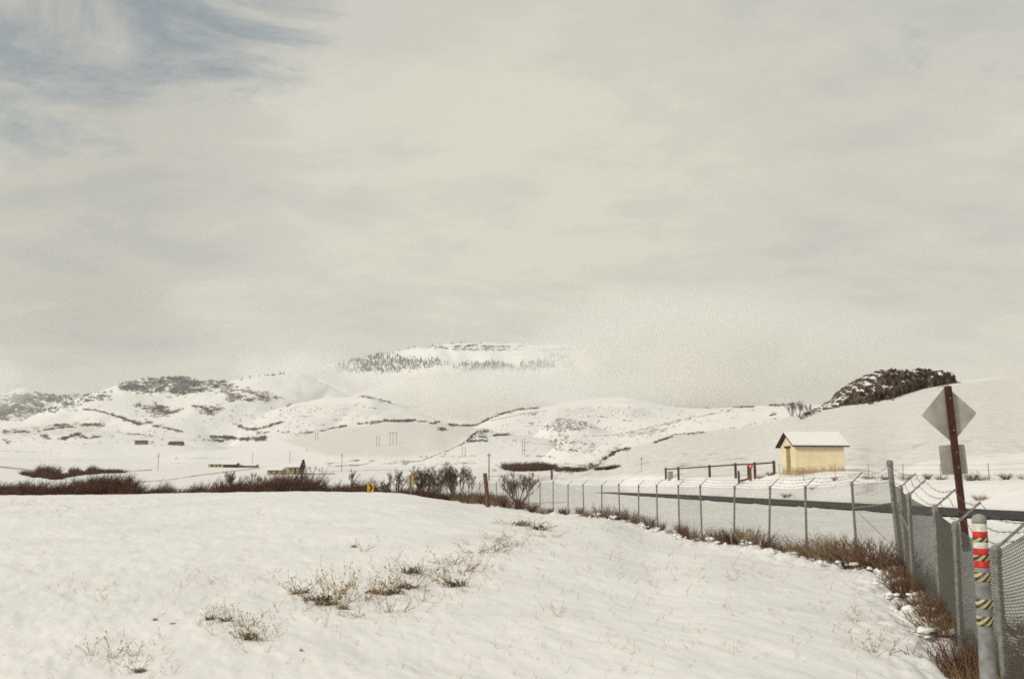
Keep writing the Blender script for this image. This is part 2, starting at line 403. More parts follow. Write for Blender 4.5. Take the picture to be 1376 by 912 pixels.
class MB:
    """collects tubes, boxes and polygons; build() links them as one mesh object"""
    def __init__(self): self.v = []; self.f = []
    def add(self, verts, faces):
        n = len(self.v); self.v.extend(verts); self.f.extend([tuple(i + n for i in f) for f in faces])
    def box(self, c, size, R=None):
        hx, hy, hz = (s / 2 for s in size)
        vs = [Vector((sx*hx, sy*hy, sz*hz)) for sz in (-1, 1) for sy in (-1, 1) for sx in (-1, 1)]
        if R is not None: vs = [R @ v for v in vs]
        c = Vector(c)
        self.add([tuple(v + c) for v in vs], [(0, 2, 3, 1), (4, 5, 7, 6), (0, 1, 5, 4), (2, 6, 7, 3), (0, 4, 6, 2), (1, 3, 7, 5)])
    def bar(self, a, b, w, d, up=(0, 0, 1)):
        a, b = Vector(a), Vector(b); z = (b - a); L = z.length; z.normalize()
        x = z.cross(Vector(up))
        if x.length < 1e-3: x = z.cross(Vector((1, 0, 0)))
        x.normalize(); y = z.cross(x)
        R = Matrix((x, y, z)).transposed()
        self.box((a + b) / 2, (w, d, L), R)
    def tube(self, pts, rad, sides=6, cap=True):
        pts = [Vector(p) for p in pts]; n = len(pts)
        if not hasattr(rad, '__len__'): rad = [rad] * n
        ref = Vector((.31, .2, .93))
        vs = []
        for i, p in enumerate(pts):
            d = (pts[min(i+1, n-1)] - pts[max(i-1, 0)]).normalized()
            a = d.cross(ref)
            if a.length < .05: a = d.cross(Vector((1, 0, 0)))
            a.normalize(); b = d.cross(a)
            for k in range(sides):
                th = 2 * math.pi * k / sides
                vs.append(tuple(p + (a * math.cos(th) + b * math.sin(th)) * rad[i]))
        fs = []
        for i in range(n - 1):
            for k in range(sides):
                k2 = (k + 1) % sides
                fs.append((i*sides + k, i*sides + k2, (i+1)*sides + k2, (i+1)*sides + k))
        if cap:
            fs.append(tuple(range(sides))[::-1]); fs.append(tuple((n-1)*sides + k for k in range(sides)))
        self.add(vs, fs)
    def lathe(self, prof, sides=24, c=(0, 0, 0)):
        vs = [(c[0] + r*math.cos(2*math.pi*k/sides), c[1] + r*math.sin(2*math.pi*k/sides), c[2] + z) for r, z in prof for k in range(sides)]
        fs = []
        for i in range(len(prof) - 1):
            for k in range(sides):
                k2 = (k + 1) % sides
                fs.append((i*sides + k, i*sides + k2, (i+1)*sides + k2, (i+1)*sides + k))
        fs.append(tuple(range(sides))[::-1]); fs.append(tuple((len(prof)-1)*sides + k for k in range(sides)))
        self.add(vs, fs)
    def prism(self, poly, depth, origin, ax, ay, az):
        """polygon in (ax, ay) plane extruded +-depth/2 along az"""
        o, ax, ay, az = Vector(origin), Vector(ax), Vector(ay), Vector(az); n = len(poly)
        vs = [tuple(o + ax*p[0] + ay*p[1] + az*s) for s in (-depth/2, depth/2) for p in poly]
        fs = [tuple(range(n))[::-1], tuple(range(n, 2*n))] + [(i, (i+1) % n, (i+1) % n + n, i + n) for i in range(n)]
        self.add(vs, fs)
    def mesh(self, name, m, smooth=False):
        me = bpy.data.meshes.new(name); me.from_pydata(self.v, [], self.f); me.materials.append(m)
        if smooth: me.polygons.foreach_set('use_smooth', [True] * len(me.polygons))
        me.update(); return me
    def build(self, name, m, parent=None, smooth=False, **kw):
        o = bpy.data.objects.new(name, self.mesh(name, m, smooth)); col.objects.link(o)
        if parent is not None: o.parent = parent
        return tag(o, **kw)

def np_mesh(name, verts, faces, m, smooth=False):
    """fast mesh from arrays (faces all of one size)"""
    me = bpy.data.meshes.new(name)
    verts = np.asarray(verts, np.float32); faces = np.asarray(faces, np.int32)
    me.vertices.add(len(verts)); me.vertices.foreach_set('co', verts.ravel())
    k = faces.shape[1]
    me.loops.add(faces.size); me.loops.foreach_set('vertex_index', faces.ravel())
    me.polygons.add(len(faces)); me.polygons.foreach_set('loop_start', np.arange(0, faces.size, k, dtype=np.int32))
    try: me.polygons.foreach_set('loop_total', np.full(len(faces), k, np.int32))
    except Exception: pass
    if smooth: me.polygons.foreach_set('use_smooth', np.ones(len(faces), bool))
    me.materials.append(m); me.update(calc_edges=True); me.validate()
    return me

def link(name, me, parent=None, loc=None, **kw):
    o = bpy.data.objects.new(name, me); col.objects.link(o)
    if parent is not None: o.parent = parent
    if loc is not None: o.location = loc
    return tag(o, **kw)

def copy_tree(o, parent=None):
    c = o.copy(); col.objects.link(c); c.parent = parent
    for ch in [k for k in bpy.data.objects if k.parent == o]:
        copy_tree(ch, c)
    return c

# ------------------------------------------------------------------ the ground
def proj(t, s):
    fwd = CP + s * SP; up = -SP + s * CP
    return CX0 + F * t / fwd, CY0 - F * up / fwd

PXG, PYG = proj(GT, GS)

def in_poly(px, py, poly):
    r = np.zeros(np.shape(px), bool); n = len(poly)
    for i in range(n):
        x1, y1 = poly[i]; x2, y2 = poly[(i+1) % n]
        if y1 == y2: continue
        c = ((y1 > py) != (y2 > py)) & (px < (x2 - x1) * (py - y1) / (y2 - y1) + x1)
        r ^= c
    return r

BARE_POLYS = [
    ([(760, 588), (800, 584), (835, 581), (870, 571.5), (905, 564), (950, 554), (985, 548), (990, 551), (950, 558.5), (910, 568), (884, 574), (905, 578), (880, 585), (850, 587), (790, 587.5)], .44),
    ([(1140, 600), (1376, 584), (1376, 622), (1140, 628)], .30),
    ([(850, 612), (960, 606), (1040, 612), (1040, 640), (850, 642)], .33),
    ([(750, 546), (870, 548), (890, 562), (750, 562)], .36),
    ([(1376, 646), (1376, 680), (1130, 668), (1000, 662), (1000, 646)], .29),
    ([(640, 625), (830, 620), (830, 645), (640, 648)], .34),
    ([(660, 575), (735, 580), (730, 592), (660, 590)], .34),
    ([(0, 583), (140, 578), (200, 590), (0, 600)], .30),
    ([(390, 540), (480, 540), (500, 565), (400, 575)], .33),
    ([(440, 622), (640, 612), (640, 628), (440, 640)], .30),
    ([(60, 572), (0, 578), (0, 585), (110, 584), (150, 572), (120, 567)], .40),
]
BARE_LINES = [
    ([(0, 606), (40, 606.5), (90, 609)], .9, .46), ([(115, 609), (175, 612), (230, 611)], .8, .42), ([(245, 615.5), (312, 615.5)], .8, .46),
    ([(440, 625.5), (500, 625), (540, 621), (570, 617), (600, 606), (622, 596)], 1.3, .52),
    ([(180, 648), (225, 644.5), (270, 638), (320, 632), (350, 628)], 1.0, .5),
    ([(745, 590), (765, 590.5), (800, 595)], 1.0, .5), ([(1140, 597), (1220, 598), (1376, 592)], .9, .34),
    ([(440, 616), (500, 618), (560, 619)], .8, .42), ([(640, 613), (760, 612)], .8, .36),
    ([(0, 627), (30, 630), (70, 637)], 1.6, .52), ([(170, 633), (205, 631)], 1.2, .5),
    ([(0, 577), (60, 571), (110, 568)], 1.4, .4), ([(660, 565), (700, 556), (735, 552)], 1.3, .45), ([(640, 571), (668, 557), (697, 549), (725, 547.5)], 1.6, .55),
    ([(1070, 551), (1000, 549)], 1.2, .3),
    ([(430, 622), (480, 620), (560, 624), (640, 622)], 1.0, .46), ([(430, 633), (520, 631), (600, 634)], 1.0, .44), ([(560, 613), (640, 612)], .9, .44), ([(760, 622), (800, 627), (830, 630)], 1.3, .5),
    ([(640, 641), (690, 638), (740, 640)], 1.2, .44), ([(0, 617), (80, 619), (160, 617)], .8, .40), ([(230, 622), (280, 623)], .9, .44), ([(343, 617), (400, 616)], .8, .44), ([(400, 637), (450, 636)], 1.4, .5),
    ([(700, 594), (745, 597), (800, 606)], .9, .46), ([(640, 600), (700, 603), (760, 611)], .8, .40), ([(840, 585), (880, 578), (930, 568), (990, 560)], 1.0, .42), ([(300, 553), (340, 562), (400, 560)], .9, .40),
    ([(120, 562), (90, 571), (40, 576)], 1.6, .46), ([(430, 566), (470, 560), (520, 556)], .9, .36),
]
bare = np.zeros(GZ.shape)
far = GY > 55
for poly, k in BARE_POLYS:
    bare = np.where(in_poly(PXG, PYG, poly) & far, np.maximum(bare, k), bare)
for ln, w, k in BARE_LINES:
    d = dist_polyline(PXG, PYG, np.array(ln, float))
    bare = np.where(far, np.maximum(bare, k * sstep(w * 1.8, w * .4, d)), bare)
# the trodden, weedy foot of the fence
dF = dist_polyline(GT * GY, GY, FL)
bare = np.where(GY < 90, np.maximum(bare, .46 * np.exp(-(dF / .55) ** 2)), bare)

nc, nr = GZ.shape
verts = np.stack([GT * GY, GY, GZ], -1).reshape(-1, 3)
ii, jj = np.meshgrid(np.arange(nc - 1), np.arange(nr - 1), indexing='ij')
a = (ii * nr + jj).ravel()
faces = np.stack([a, a + nr, a + nr + 1, a + 1], 1)
# behind the photographer the same sheet goes on
back = []
for r, yb in enumerate((-2.0, -60.0)):
    xs = np.clip(TT * (1.2 if r == 0 else 30), -220, 220)
    back.append(np.stack([xs, np.full(nc, yb), np.full(nc, 0.0)], 1))
n0 = len(verts)
verts = np.concatenate([verts] + back)
c = np.arange(nc - 1)
faces = np.concatenate([faces, np.stack([n0 + c, n0 + c + 1, (c + 1) * nr, c * nr], 1), np.stack([n0 + nc + c, n0 + nc + c + 1, n0 + c + 1, n0 + c], 1)])
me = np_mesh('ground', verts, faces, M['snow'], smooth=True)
at_ = me.attributes.new('bare', 'FLOAT', 'POINT')
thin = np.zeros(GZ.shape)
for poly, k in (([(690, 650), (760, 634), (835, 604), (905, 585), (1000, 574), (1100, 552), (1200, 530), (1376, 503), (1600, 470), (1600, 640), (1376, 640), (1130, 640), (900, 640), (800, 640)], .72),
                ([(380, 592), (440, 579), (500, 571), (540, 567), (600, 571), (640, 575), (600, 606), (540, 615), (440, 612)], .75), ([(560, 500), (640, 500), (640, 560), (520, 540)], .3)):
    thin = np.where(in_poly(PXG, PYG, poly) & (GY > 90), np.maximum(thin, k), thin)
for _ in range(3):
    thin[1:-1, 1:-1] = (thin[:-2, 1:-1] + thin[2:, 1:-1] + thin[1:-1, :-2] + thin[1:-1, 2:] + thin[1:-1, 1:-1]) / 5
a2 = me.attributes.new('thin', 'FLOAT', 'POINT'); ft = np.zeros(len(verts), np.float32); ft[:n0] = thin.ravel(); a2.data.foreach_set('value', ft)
full = np.zeros(len(verts), np.float32); full[:n0] = bare.ravel()
at_.data.foreach_set('value', full)
link('ground', me, kind='structure', label='snow-covered ground running from the near field up into the hills')

# asphalt strip between its snow banks
ys = np.concatenate([np.linspace(-40, 10, 12), np.linspace(11, 127, 150)])
rv, rf = [], []
offs = np.linspace(-ROAD_W, ROAD_W, 9)
for y in ys:
    xc = float(road_x(y)); w = 1.0 if y < 95 else 1.0 - .55 * float(sstep(95, 127, y))
    for o in offs:
        ragged = .30 * float(vnoise(np.array(y / .7), np.array(o * 3.0), 91)) if abs(o) > ROAD_W - .1 else 0
        rv.append((xc + (o * w + ragged), y + o * .1, ROAD_Z + .02 * (1 - (o / ROAD_W) ** 2)))
m_ = len(offs)
for i in range(len(ys) - 1):
    for k in range(m_ - 1):
        rf.append((i*m_ + k, i*m_ + k + 1, (i+1)*m_ + k + 1, (i+1)*m_ + k))
link('road', np_mesh('road', rv, rf, M['asphalt'], True), kind='structure', label='dark wet asphalt road cleared between low snow banks')

# ------------------------------------------------------------------ plants: meshes
def shrub_arrays(n=110, seed=1, spread=.55, h=1.0, twigs=5, r0=.011, up=.75, droop=0.0):
    """leafless shrub as thin three-sided stems; unit height"""
    R = random.Random(seed); vs, fs = [], []
    def seg(path, rads):
        b = len(vs); n_ = len(path)
        for i, p in enumerate(path):
            d = (path[min(i+1, n_-1)] - path[max(i-1, 0)]).normalized()
            a = d.cross(Vector((.3, .8, .1))).normalized(); c_ = d.cross(a)
            for k in range(3):
                th = 2.094 * k
                vs.append(p + (a * math.cos(th) + c_ * math.sin(th)) * rads[i])
        for i in range(n_ - 1):
            for k in range(3):
                k2 = (k + 1) % 3
                fs.append((b + i*3 + k, b + i*3 + k2, b + i*3 + 3 + k2, b + i*3 + 3 + k))
    for i in range(n):
        az = R.uniform(0, 6.283); rr = spread * .45 * math.sqrt(R.random())
        p = Vector((math.cos(az) * rr, math.sin(az) * rr, -.05))
        az2 = az + R.uniform(-.8, .8)
        d = Vector((math.cos(az2) * spread * R.uniform(.2, 1.1), math.sin(az2) * spread * R.uniform(.2, 1.1), R.uniform(.45, 1.1) * up)).normalized()
        L = h * R.uniform(.45, 1.05)
        path = [p]
        ns = 4
        for k in range(ns):
            d = (d + Vector((R.uniform(-.2, .2), R.uniform(-.2, .2), R.uniform(-.12, .14) - droop * k * .15))).normalized()
            path.append(path[-1] + d * L / ns)
        rad = r0 * R.uniform(.6, 1.2)
        seg(path, [rad * (1 - .2 * k) for k in range(ns + 1)])
        for j in range(twigs):
            k = R.randint(1, ns - 1); q = R.random()
            b0 = path[k].lerp(path[k+1], q)
            dd = (d + Vector((R.uniform(-1, 1), R.uniform(-1, 1), R.uniform(-.3, .8))) * .9).normalized()
            l2 = L * R.uniform(.10, .32)
            mid = b0 + dd * l2 * .5 + Vector((R.uniform(-.02, .02), R.uniform(-.02, .02), .01))
            seg([b0, mid, b0 + dd * l2 + Vector((0, 0, .04 * R.uniform(-1, 1)))], [rad * .6, rad * .5, rad * .3])
    return np.array([tuple(v) for v in vs], np.float32), np.array(fs, np.int32)

def weed_arrays(n=16, seed=1, h=1.0, spread=.5, heads=True, r0=.010):
    """dry weed stalks with side sprigs and little seed heads; unit height"""
    R = random.Random(seed); vs, fs = [], []
    def seg(path, rads):
        b = len(vs); n_ = len(path)
        for i, p in enumerate(path):
            d = (path[min(i+1, n_-1)] - path[max(i-1, 0)]).normalized()
            a = d.cross(Vector((.3, .8, .1))).normalized(); c_ = d.cross(a)
            for k in range(3):
                vs.append(p + (a * math.cos(2.094*k) + c_ * math.sin(2.094*k)) * rads[i])
        for i in range(n_ - 1):
            for k in range(3):
                k2 = (k + 1) % 3
                fs.append((b + i*3 + k, b + i*3 + k2, b + i*3 + 3 + k2, b + i*3 + 3 + k))
    def head(p, r):
        b = len(vs)
        for q in ((r, 0, 0), (0, r, 0), (-r, 0, 0), (0, -r, 0)):
            vs.append(p + Vector(q)); vs.append(p + Vector(q) * .4 + Vector((0, 0, r * 1.3)))
        for k in range(4):
            k2 = (k + 1) % 4
            fs.append((b + 2*k, b + 2*k2, b + 2*k2 + 1, b + 2*k + 1))
    for i in range(n):
        az = R.uniform(0, 6.283); rr = spread * .5 * R.random()
        p = Vector((math.cos(az) * rr, math.sin(az) * rr, -.04))
        d = Vector((math.cos(az) * R.uniform(0, .8) + .12, math.sin(az) * R.uniform(0, .8), R.uniform(.5, 1))).normalized()
        L = h * R.uniform(.3, 1.05); path = [p]
        for k in range(4):
            d = (d + Vector((R.uniform(-.22, .22), R.uniform(-.22, .22), -.05 * k))).normalized()
            path.append(path[-1] + d * L / 4)
        seg(path, [r0 * (1.1 - .2 * k) for k in range(5)])
        if heads: head(path[-1], r0 * R.uniform(1.5, 3.2))
        for j in range(R.randint(1, 5)):
            k = R.randint(1, 3); b0 = path[k].lerp(path[k+1], R.random())
            dd = (d + Vector((R.uniform(-1, 1), R.uniform(-1, 1), R.uniform(-.2, .8)))).normalized()
            e = b0 + dd * L * R.uniform(.08, .28)
            seg([b0, (b0 + e) / 2 + Vector((0, 0, .012)), e], [r0 * .6, r0 * .5, r0 * .35])
            if heads and R.random() < .8: head(e, r0 * R.uniform(1.3, 3.0))
    return np.array([tuple(v) for v in vs], np.float32), np.array(fs, np.int32)

def mat_arrays(seed=1, n=70):
    """the matted dead leaves at the foot of a weed: short flat blades lying over each other"""
    R = random.Random(seed); vs, fs = [], []
    for i in range(n):
        az = R.uniform(0, 6.283); rr = .34 * math.sqrt(R.random())
        p = Vector((math.cos(az) * rr, math.sin(az) * rr * .8, R.uniform(-.03, .10)))
        a = R.uniform(0, 6.283); d = Vector((math.cos(a), math.sin(a), R.uniform(-.1, .9))).normalized()
        w = Vector((-math.sin(a), math.cos(a), R.uniform(-.4, .4))).normalized() * R.uniform(.015, .035)
        L = R.uniform(.10, .26); b = len(vs)
        q = p + d * L
        vs += [p - w, p + w, q + w * .5 + Vector((0, 0, -.02)), q - w * .5 + Vector((0, 0, -.02))]
        fs.append((b, b+1, b+2, b+3))
    return np.array([tuple(v) for v in vs], np.float32), np.array(fs, np.int32)

def xform(arr, loc, sx, sy, sz, rz, lean=(0, 0)):
    c, s = math.cos(rz), math.sin(rz)
    v = arr * np.array([sx, sy, sz], np.float32)
    x = v[:, 0] * c - v[:, 1] * s + lean[0] * v[:, 2]; y = v[:, 0] * s + v[:, 1] * c + lean[1] * v[:, 2]
    return np.stack([x + loc[0], y + loc[1], v[:, 2] + loc[2]], 1)

class Pool:
    def __init__(self): self.V = []; self.F = []; self.n = 0
    def add(self, v, f):
        self.V.append(v); self.F.append(f + self.n); self.n += len(v)
    def build(self, name, m, **kw):
        return link(name, np_mesh(name, np.concatenate(self.V), np.concatenate(self.F), m), **kw)

SHRUBS = [shrub_arrays(95, s, sp, 1.0, 5, .011) for s, sp in ((1, .6), (2, .75), (3, .5), (4, .9))]
SHRUB_ME = [np_mesh('dead_shrub', v, f, M['goldbrush' if i in (1, 3) else 'brush']) for i, (v, f) in enumerate(SHRUBS)]
BUSHES = [shrub_arrays(150, s, sp, 1.0, 7, .010) for s, sp in ((11, .55), (12, .7), (13, .62))]
WEEDS = [weed_arrays(n, s, 1.0, sp) for n, s, sp in ((9, 1, .5), (13, 2, .8), (6, 3, .4), (17, 4, 1.1))]
WEED_ME = [np_mesh('stems', v, f, M['weed']) for v, f in WEEDS]
MATS = [mat_arrays(s) for s in (1, 2, 3)]
MAT_ME = [np_mesh('matted_leaves', v, f, M['matted']) for v, f in MATS]

def lump_mesh(seed):
    """a clod of snow caught in the dry stems"""
    R = np.random.default_rng(seed); n, k = 16, 11
    vs = []
    for j in range(k):
        q = math.pi * j / (k - 1)
        for i in range(n):
            a = 2*math.pi*i/n
            d = np.array([math.sin(q)*math.cos(a), math.sin(q)*math.sin(a), -math.cos(q)])
            r = 1 + .30 * float(fbm(d[0]*1.6 + 5*seed, d[1]*1.6 + d[2]*2.1, 7, 3))
            vs.append((d[0]*r, d[1]*r*.85, d[2]*r*(.62 if d[2] > 0 else .35)))
    fs = [(j*n + i, j*n + (i+1) % n, (j+1)*n + (i+1) % n, (j+1)*n + i) for j in range(k-1) for i in range(n)]
    return np_mesh('snow_cap', vs, fs, M['snowcap'], True)
LUMP_ME = [lump_mesh(s) for s in range(4)]

# ------------------------------------------------------------------ chain-link fence
fence = empty('chain_link_fence', (CORNER[0], CORNER[1], gz(*CORNER)), label='grey chain-link fence with outward arms and barbed wire turning a corner beside the field', cat='fence')
fo = Vector(fence.location)
def fpart(mb, name, m, parent=None, smooth=False, **kw):
    """mesh in world coordinates hung under the fence"""
    o = mb.build(name, m, None, smooth, **kw)
    p = parent or fence
    o.parent = p
    o.location = -fo if p is fence else (0, 0, 0)
    return o

ALLP = [(p, 'near') for p in NEAR] + [(CORNER, 'corner')] + [(p, 'back') for p in BACK]
KNEE_NEAR = {3: 707, 4: 684, 5: 667, 6: 656, 2: 741}
tops = []; bases = []; tips = []
for i, ((x, y), run) in enumerate(ALLP):
    b = Vector((x, y, gz(x, y)))
    nb = Vector(ALLP[min(i+1, len(ALLP)-1)][0] + (0,)) - Vector(ALLP[max(i-1, 0)][0] + (0,))
    nb.normalize(); out = Vector((nb.y, -nb.x, 0))
    R = random.Random(i * 7 + 1)
    if run == 'near':
        zt = ztop(KNEE_NEAR[i], y) if i in KNEE_NEAR else b.z + 2.0
        lean = Vector((.055 if i in (3,) else .02, 0, 0)) if i != 6 else Vector((-.03, 0, 0))
        r = .043
    elif run == 'corner':
        zt = ztop(622, y); lean = Vector((-.12, 0, 0)); r = .062
    else:
        k = i - len(NEAR) - 1
        zt = ztop([650, 655.5, 655.5, 655, 653.5, 653.5, 653, 653, 651.5, 653, 651.5, 652, 647, 648, 649, 648, 649][k] if k < 17 else 648.5, y)
        lean = Vector(({1: .06, 2: .13, 3: .10, 0: -.03}.get(k, R.uniform(-.03, .06)), 0, 0)); r = .034
    T = Vector((x, y, zt)) + lean
    bases.append(b - Vector((0, 0, .25))); tops.append(T)
    mb = MB(); mb.tube([bases[-1], T], r, 10)
    mb.lathe([(r*1.25, -.05), (r*1.25, .03), (r*.9, .06), (r*.3, .075)], 10, T)
    po = fpart(mb, 'corner_post' if run == 'corner' else 'post', M['galv'], smooth=False)
    if run != 'corner':
        L = .42 if run == 'back' else .46
        tip = T + out * L * .72 + Vector((0, 0, L * .72)) if i != 0 else T + out * .3 + Vector((0, 0, .3))
        tips.append((T, tip))
        am = MB(); am.bar(T + Vector((0, 0, .03)), tip, .035 if run == 'back' else .05, .018 if run == 'back' else .025)
        fpart(am, 'arm', M['galv'], po)
    else:
        tips.append((T - Vector((0, 0, .42)), T - Vector((0, 0, .02))))

# woven panels, one per bay
def chain_panel(A0, A1, B0, B1, pitch=.068, r=.0026):
    """diagonal wires both ways between two posts; A0/B0 feet, A1/B1 tops"""
    L = (B0 - A0).length; Hh = ((A1 - A0).length + (B1 - B0).length) / 2
    def P(s, h):
        q = s / L; f = h / Hh
        sag = -.03 * math.sin(math.pi * q) * f
        p = A0.lerp(B0, q).lerp(A1.lerp(B1, q), f)
        return p + Vector((0, 0, sag))
    nrm = (B0 - A0).cross(Vector((0, 0, 1))).normalized()
    mb = MB()
    n = int((L + Hh) / pitch)
    for sgn in (1, -1):
        for k in range(n + 1):
            c_ = k * pitch
            s0, h0 = (c_, 0.0) if c_ <= L else (L, c_ - L)
            s1, h1 = (c_ - Hh, Hh) if c_ - Hh >= 0 else (0.0, c_)
            if abs(s0 - s1) < .02: continue
            if sgn < 0: s0, s1 = L - s0, L - s1
            o = nrm * r * .9 * sgn
            mb.tube([P(s0, h0) + o, P((s0+s1)/2, (h0+h1)/2) + o, P(s1, h1) + o], r, 3, cap=False)
    mb.tube([P(0, Hh), P(L*.25, Hh), P(L*.5, Hh), P(L*.75, Hh), P(L, Hh)], r * 1.5, 4, cap=False)
    mb.tube([P(0, .05), P(L*.5, .05), P(L, .05)], r * 1.5, 4, cap=False)
    return mb
for i in range(len(ALLP) - 1):
    A0, B0 = bases[i] + Vector((0, 0, .28)), bases[i+1] + Vector((0, 0, .28))
    A1, B1 = tops[i].copy(), tops[i+1].copy()
    if ALLP[i][1] == 'corner': A1 = A1 - Vector((0, 0, .42))
    if ALLP[i+1][1] == 'corner': B1 = B1 - Vector((0, 0, .42))
    d = ALLP[i][0][1]
    mb = chain_panel(A0, A1, B0, B1, .068 if d < 36 else .09, .0033 if d < 22 else .0024)
    fpart(mb, 'mesh_panel', M['wire'])
for q in (.3, .63, .96):
    mb = MB(); pts = []; R = random.Random(int(q * 100))
    for i in range(len(tips) - 1):
        a_ = tips[i][0].lerp(tips[i][1], q); b_ = tips[i+1][0].lerp(tips[i+1][1], q)
        sag = .05 if i > len(NEAR) else .11
        for k in range(8):
            f = k / 8
            pts.append(a_.lerp(b_, f) + Vector((R.uniform(-.012, .012), 0, -sag * 4 * f * (1 - f) + R.uniform(-.012, .012))))
    mb.tube(pts, .0042, 4)
    for p in pts[:120:1]:
        for dv in (Vector((.02, .01, .03)), Vector((-.02, .015, .025))):
            mb.tube([p - dv, p + dv], .002, 3)
    fpart(mb, 'barbed_wire', M['barb'])
# brace rail and tension wires between corner and the first post of the back run
iC = len(NEAR)
mb = MB(); mb.tube([tops[iC+1] + Vector((0, 0, -.62)), Vector((CORNER[0] - .06, CORNER[1], ztop(675.5, CORNER[1])))], .022, 8)
fpart(mb, 'brace_rail', M['galv'])
mb = MB(); mb.tube([tops[iC+1] + Vector((0, 0, -.6)), Vector((CORNER[0] - .02, CORNER[1], ztop(742, CORNER[1])))], .006, 5)
fpart(mb, 'tension_wire', M['barb'])
mb = MB(); mb.tube([Vector((CORNER[0] - .05, CORNER[1], ztop(672, CORNER[1]))), tops[iC-2] + Vector((0, 0, -.75))], .02, 8)
fpart(mb, 'brace_rail', M['galv'])

# ------------------------------------------------------------------ shrubs along the fence
k = 0
def fence_shrub(x, y, h, w, me_i, rz, label, cap=None):
    z = gz(x, y)
    t = empty('dead_shrub', (x, y, z), rz, label=label, cat='shrub', group='dead shrubs along the chain-link fence')
    s = link('stems', SHRUB_ME[me_i], t); s.scale = (h * w, h * w, h)
    if cap:
        for cx_, cy_, r in cap:
            c = link('snow_cap', LUMP_ME[random.randrange(4)], t)
            c.location = (cx_ * random.uniform(.3, 1.1), cy_ * random.uniform(.3, 1.1), random.uniform(-.02, .14) * h / .6); r *= random.uniform(.18, .55); c.scale = (r * random.uniform(.8, 1.5), r, r * random.uniform(.7, 1.1)); c.rotation_euler = (0, 0, random.uniform(0, 6))
    return t
R = random.Random(5)
# along the back run: post k counted from the corner
hts = [.75, .62, .85, .60, .68, .42, .66, .72, .95, .62, .55, .50, .55, .70, .82, .90, .95, .95, .95, .95, .95, .9, .75, .75, .75, .75, .75]
for i in range(len(BACK) - 1):
    (x0, y0), (x1, y1) = BACK[i], BACK[i+1]
    reps = 3 if i < 5 else (2 if i != 5 else 1)
    for j in range(reps):
        q = (j + R.uniform(.2, .8)) / reps
        x, y = x0 + (x1-x0)*q - R.uniform(.05, .4), y0 + (y1-y0)*q - R.uniform(0, .2)
        h = hts[i] * R.uniform(.7, 1.15)
        where = ['middle', 'start', 'end'][j]
        lab = f'dead brown shrub under the long fence run, {where} of {ORD[i]} bay past the corner'
        caps = [(-.25 - R.random()*.25, -.25 - R.random()*.2, R.uniform(.14, .26)) for _ in range(R.randint(3, 6))] if i < 10 and j < 2 else None
        fence_shrub(x, y, h, R.uniform(.75, 1.2), R.randrange(4), R.uniform(0, 6.28) if not caps else R.uniform(-.3, .3), lab, caps)
# corner bay and the near run, inside the field
nrun = [CORNER] + NEAR[::-1]
for i in range(len(nrun) - 3):
    (x0, y0), (x1, y1) = nrun[i], nrun[i+1]
    reps = 3 if i == 0 else 5
    for j in range(reps):
        q = (j + R.uniform(.2, .8)) / reps
        x, y = x0 + (x1-x0)*q - R.uniform(-.15, .40), y0 + (y1-y0)*q
        lab = f'snow-flecked shrub at the near fence run, {ORD[j]} in {ORD[i]} bay before the corner'
        caps = [(-.05 - R.random()*.5, -.1 + R.uniform(-.4, .35), R.uniform(.12, .27)) for _ in range(R.randint(6, 10))]
        fence_shrub(x, y, R.uniform(.36, .66), R.uniform(.8, 1.15), R.randrange(4), R.uniform(-.5, .5), lab, caps)
(x0, y0), (x1, y1) = CORNER, BACK[0]
for j, q in enumerate((.1, .45, .8)):
    fence_shrub(x0 + (x1-x0)*q - .35, y0 + (y1-y0)*q, R.uniform(.75, .95), 1.1, j, R.uniform(-.4, .4),
                f'tall dead shrub below the slanting brace rail, {ORD[j]} one from the corner post', [(-.45, -.3, .22), (-.3, -.5, .18)])
# outside the near run
for j, (x, y, h) in enumerate([(5.75, 10.4, .5), (6.2, 11.2, .5), (6.0, 11.6, .45), (6.75, 12.2, .5), (6.4, 12.6, .5), (5.35, 9.7, .5), (7.2, 12.9, .4), (6.95, 13.6, .45), (7.6, 14.2, .35), (6.1, 10.6, .5)]):
    fence_shrub(x, y, h, 1.3, j % 4, j * 1.3, f'low dark shrub outside the near fence behind the striped marker, {ORD[j]} of its clump', [(.1, -.2, .2), (.4, .1, .15)])

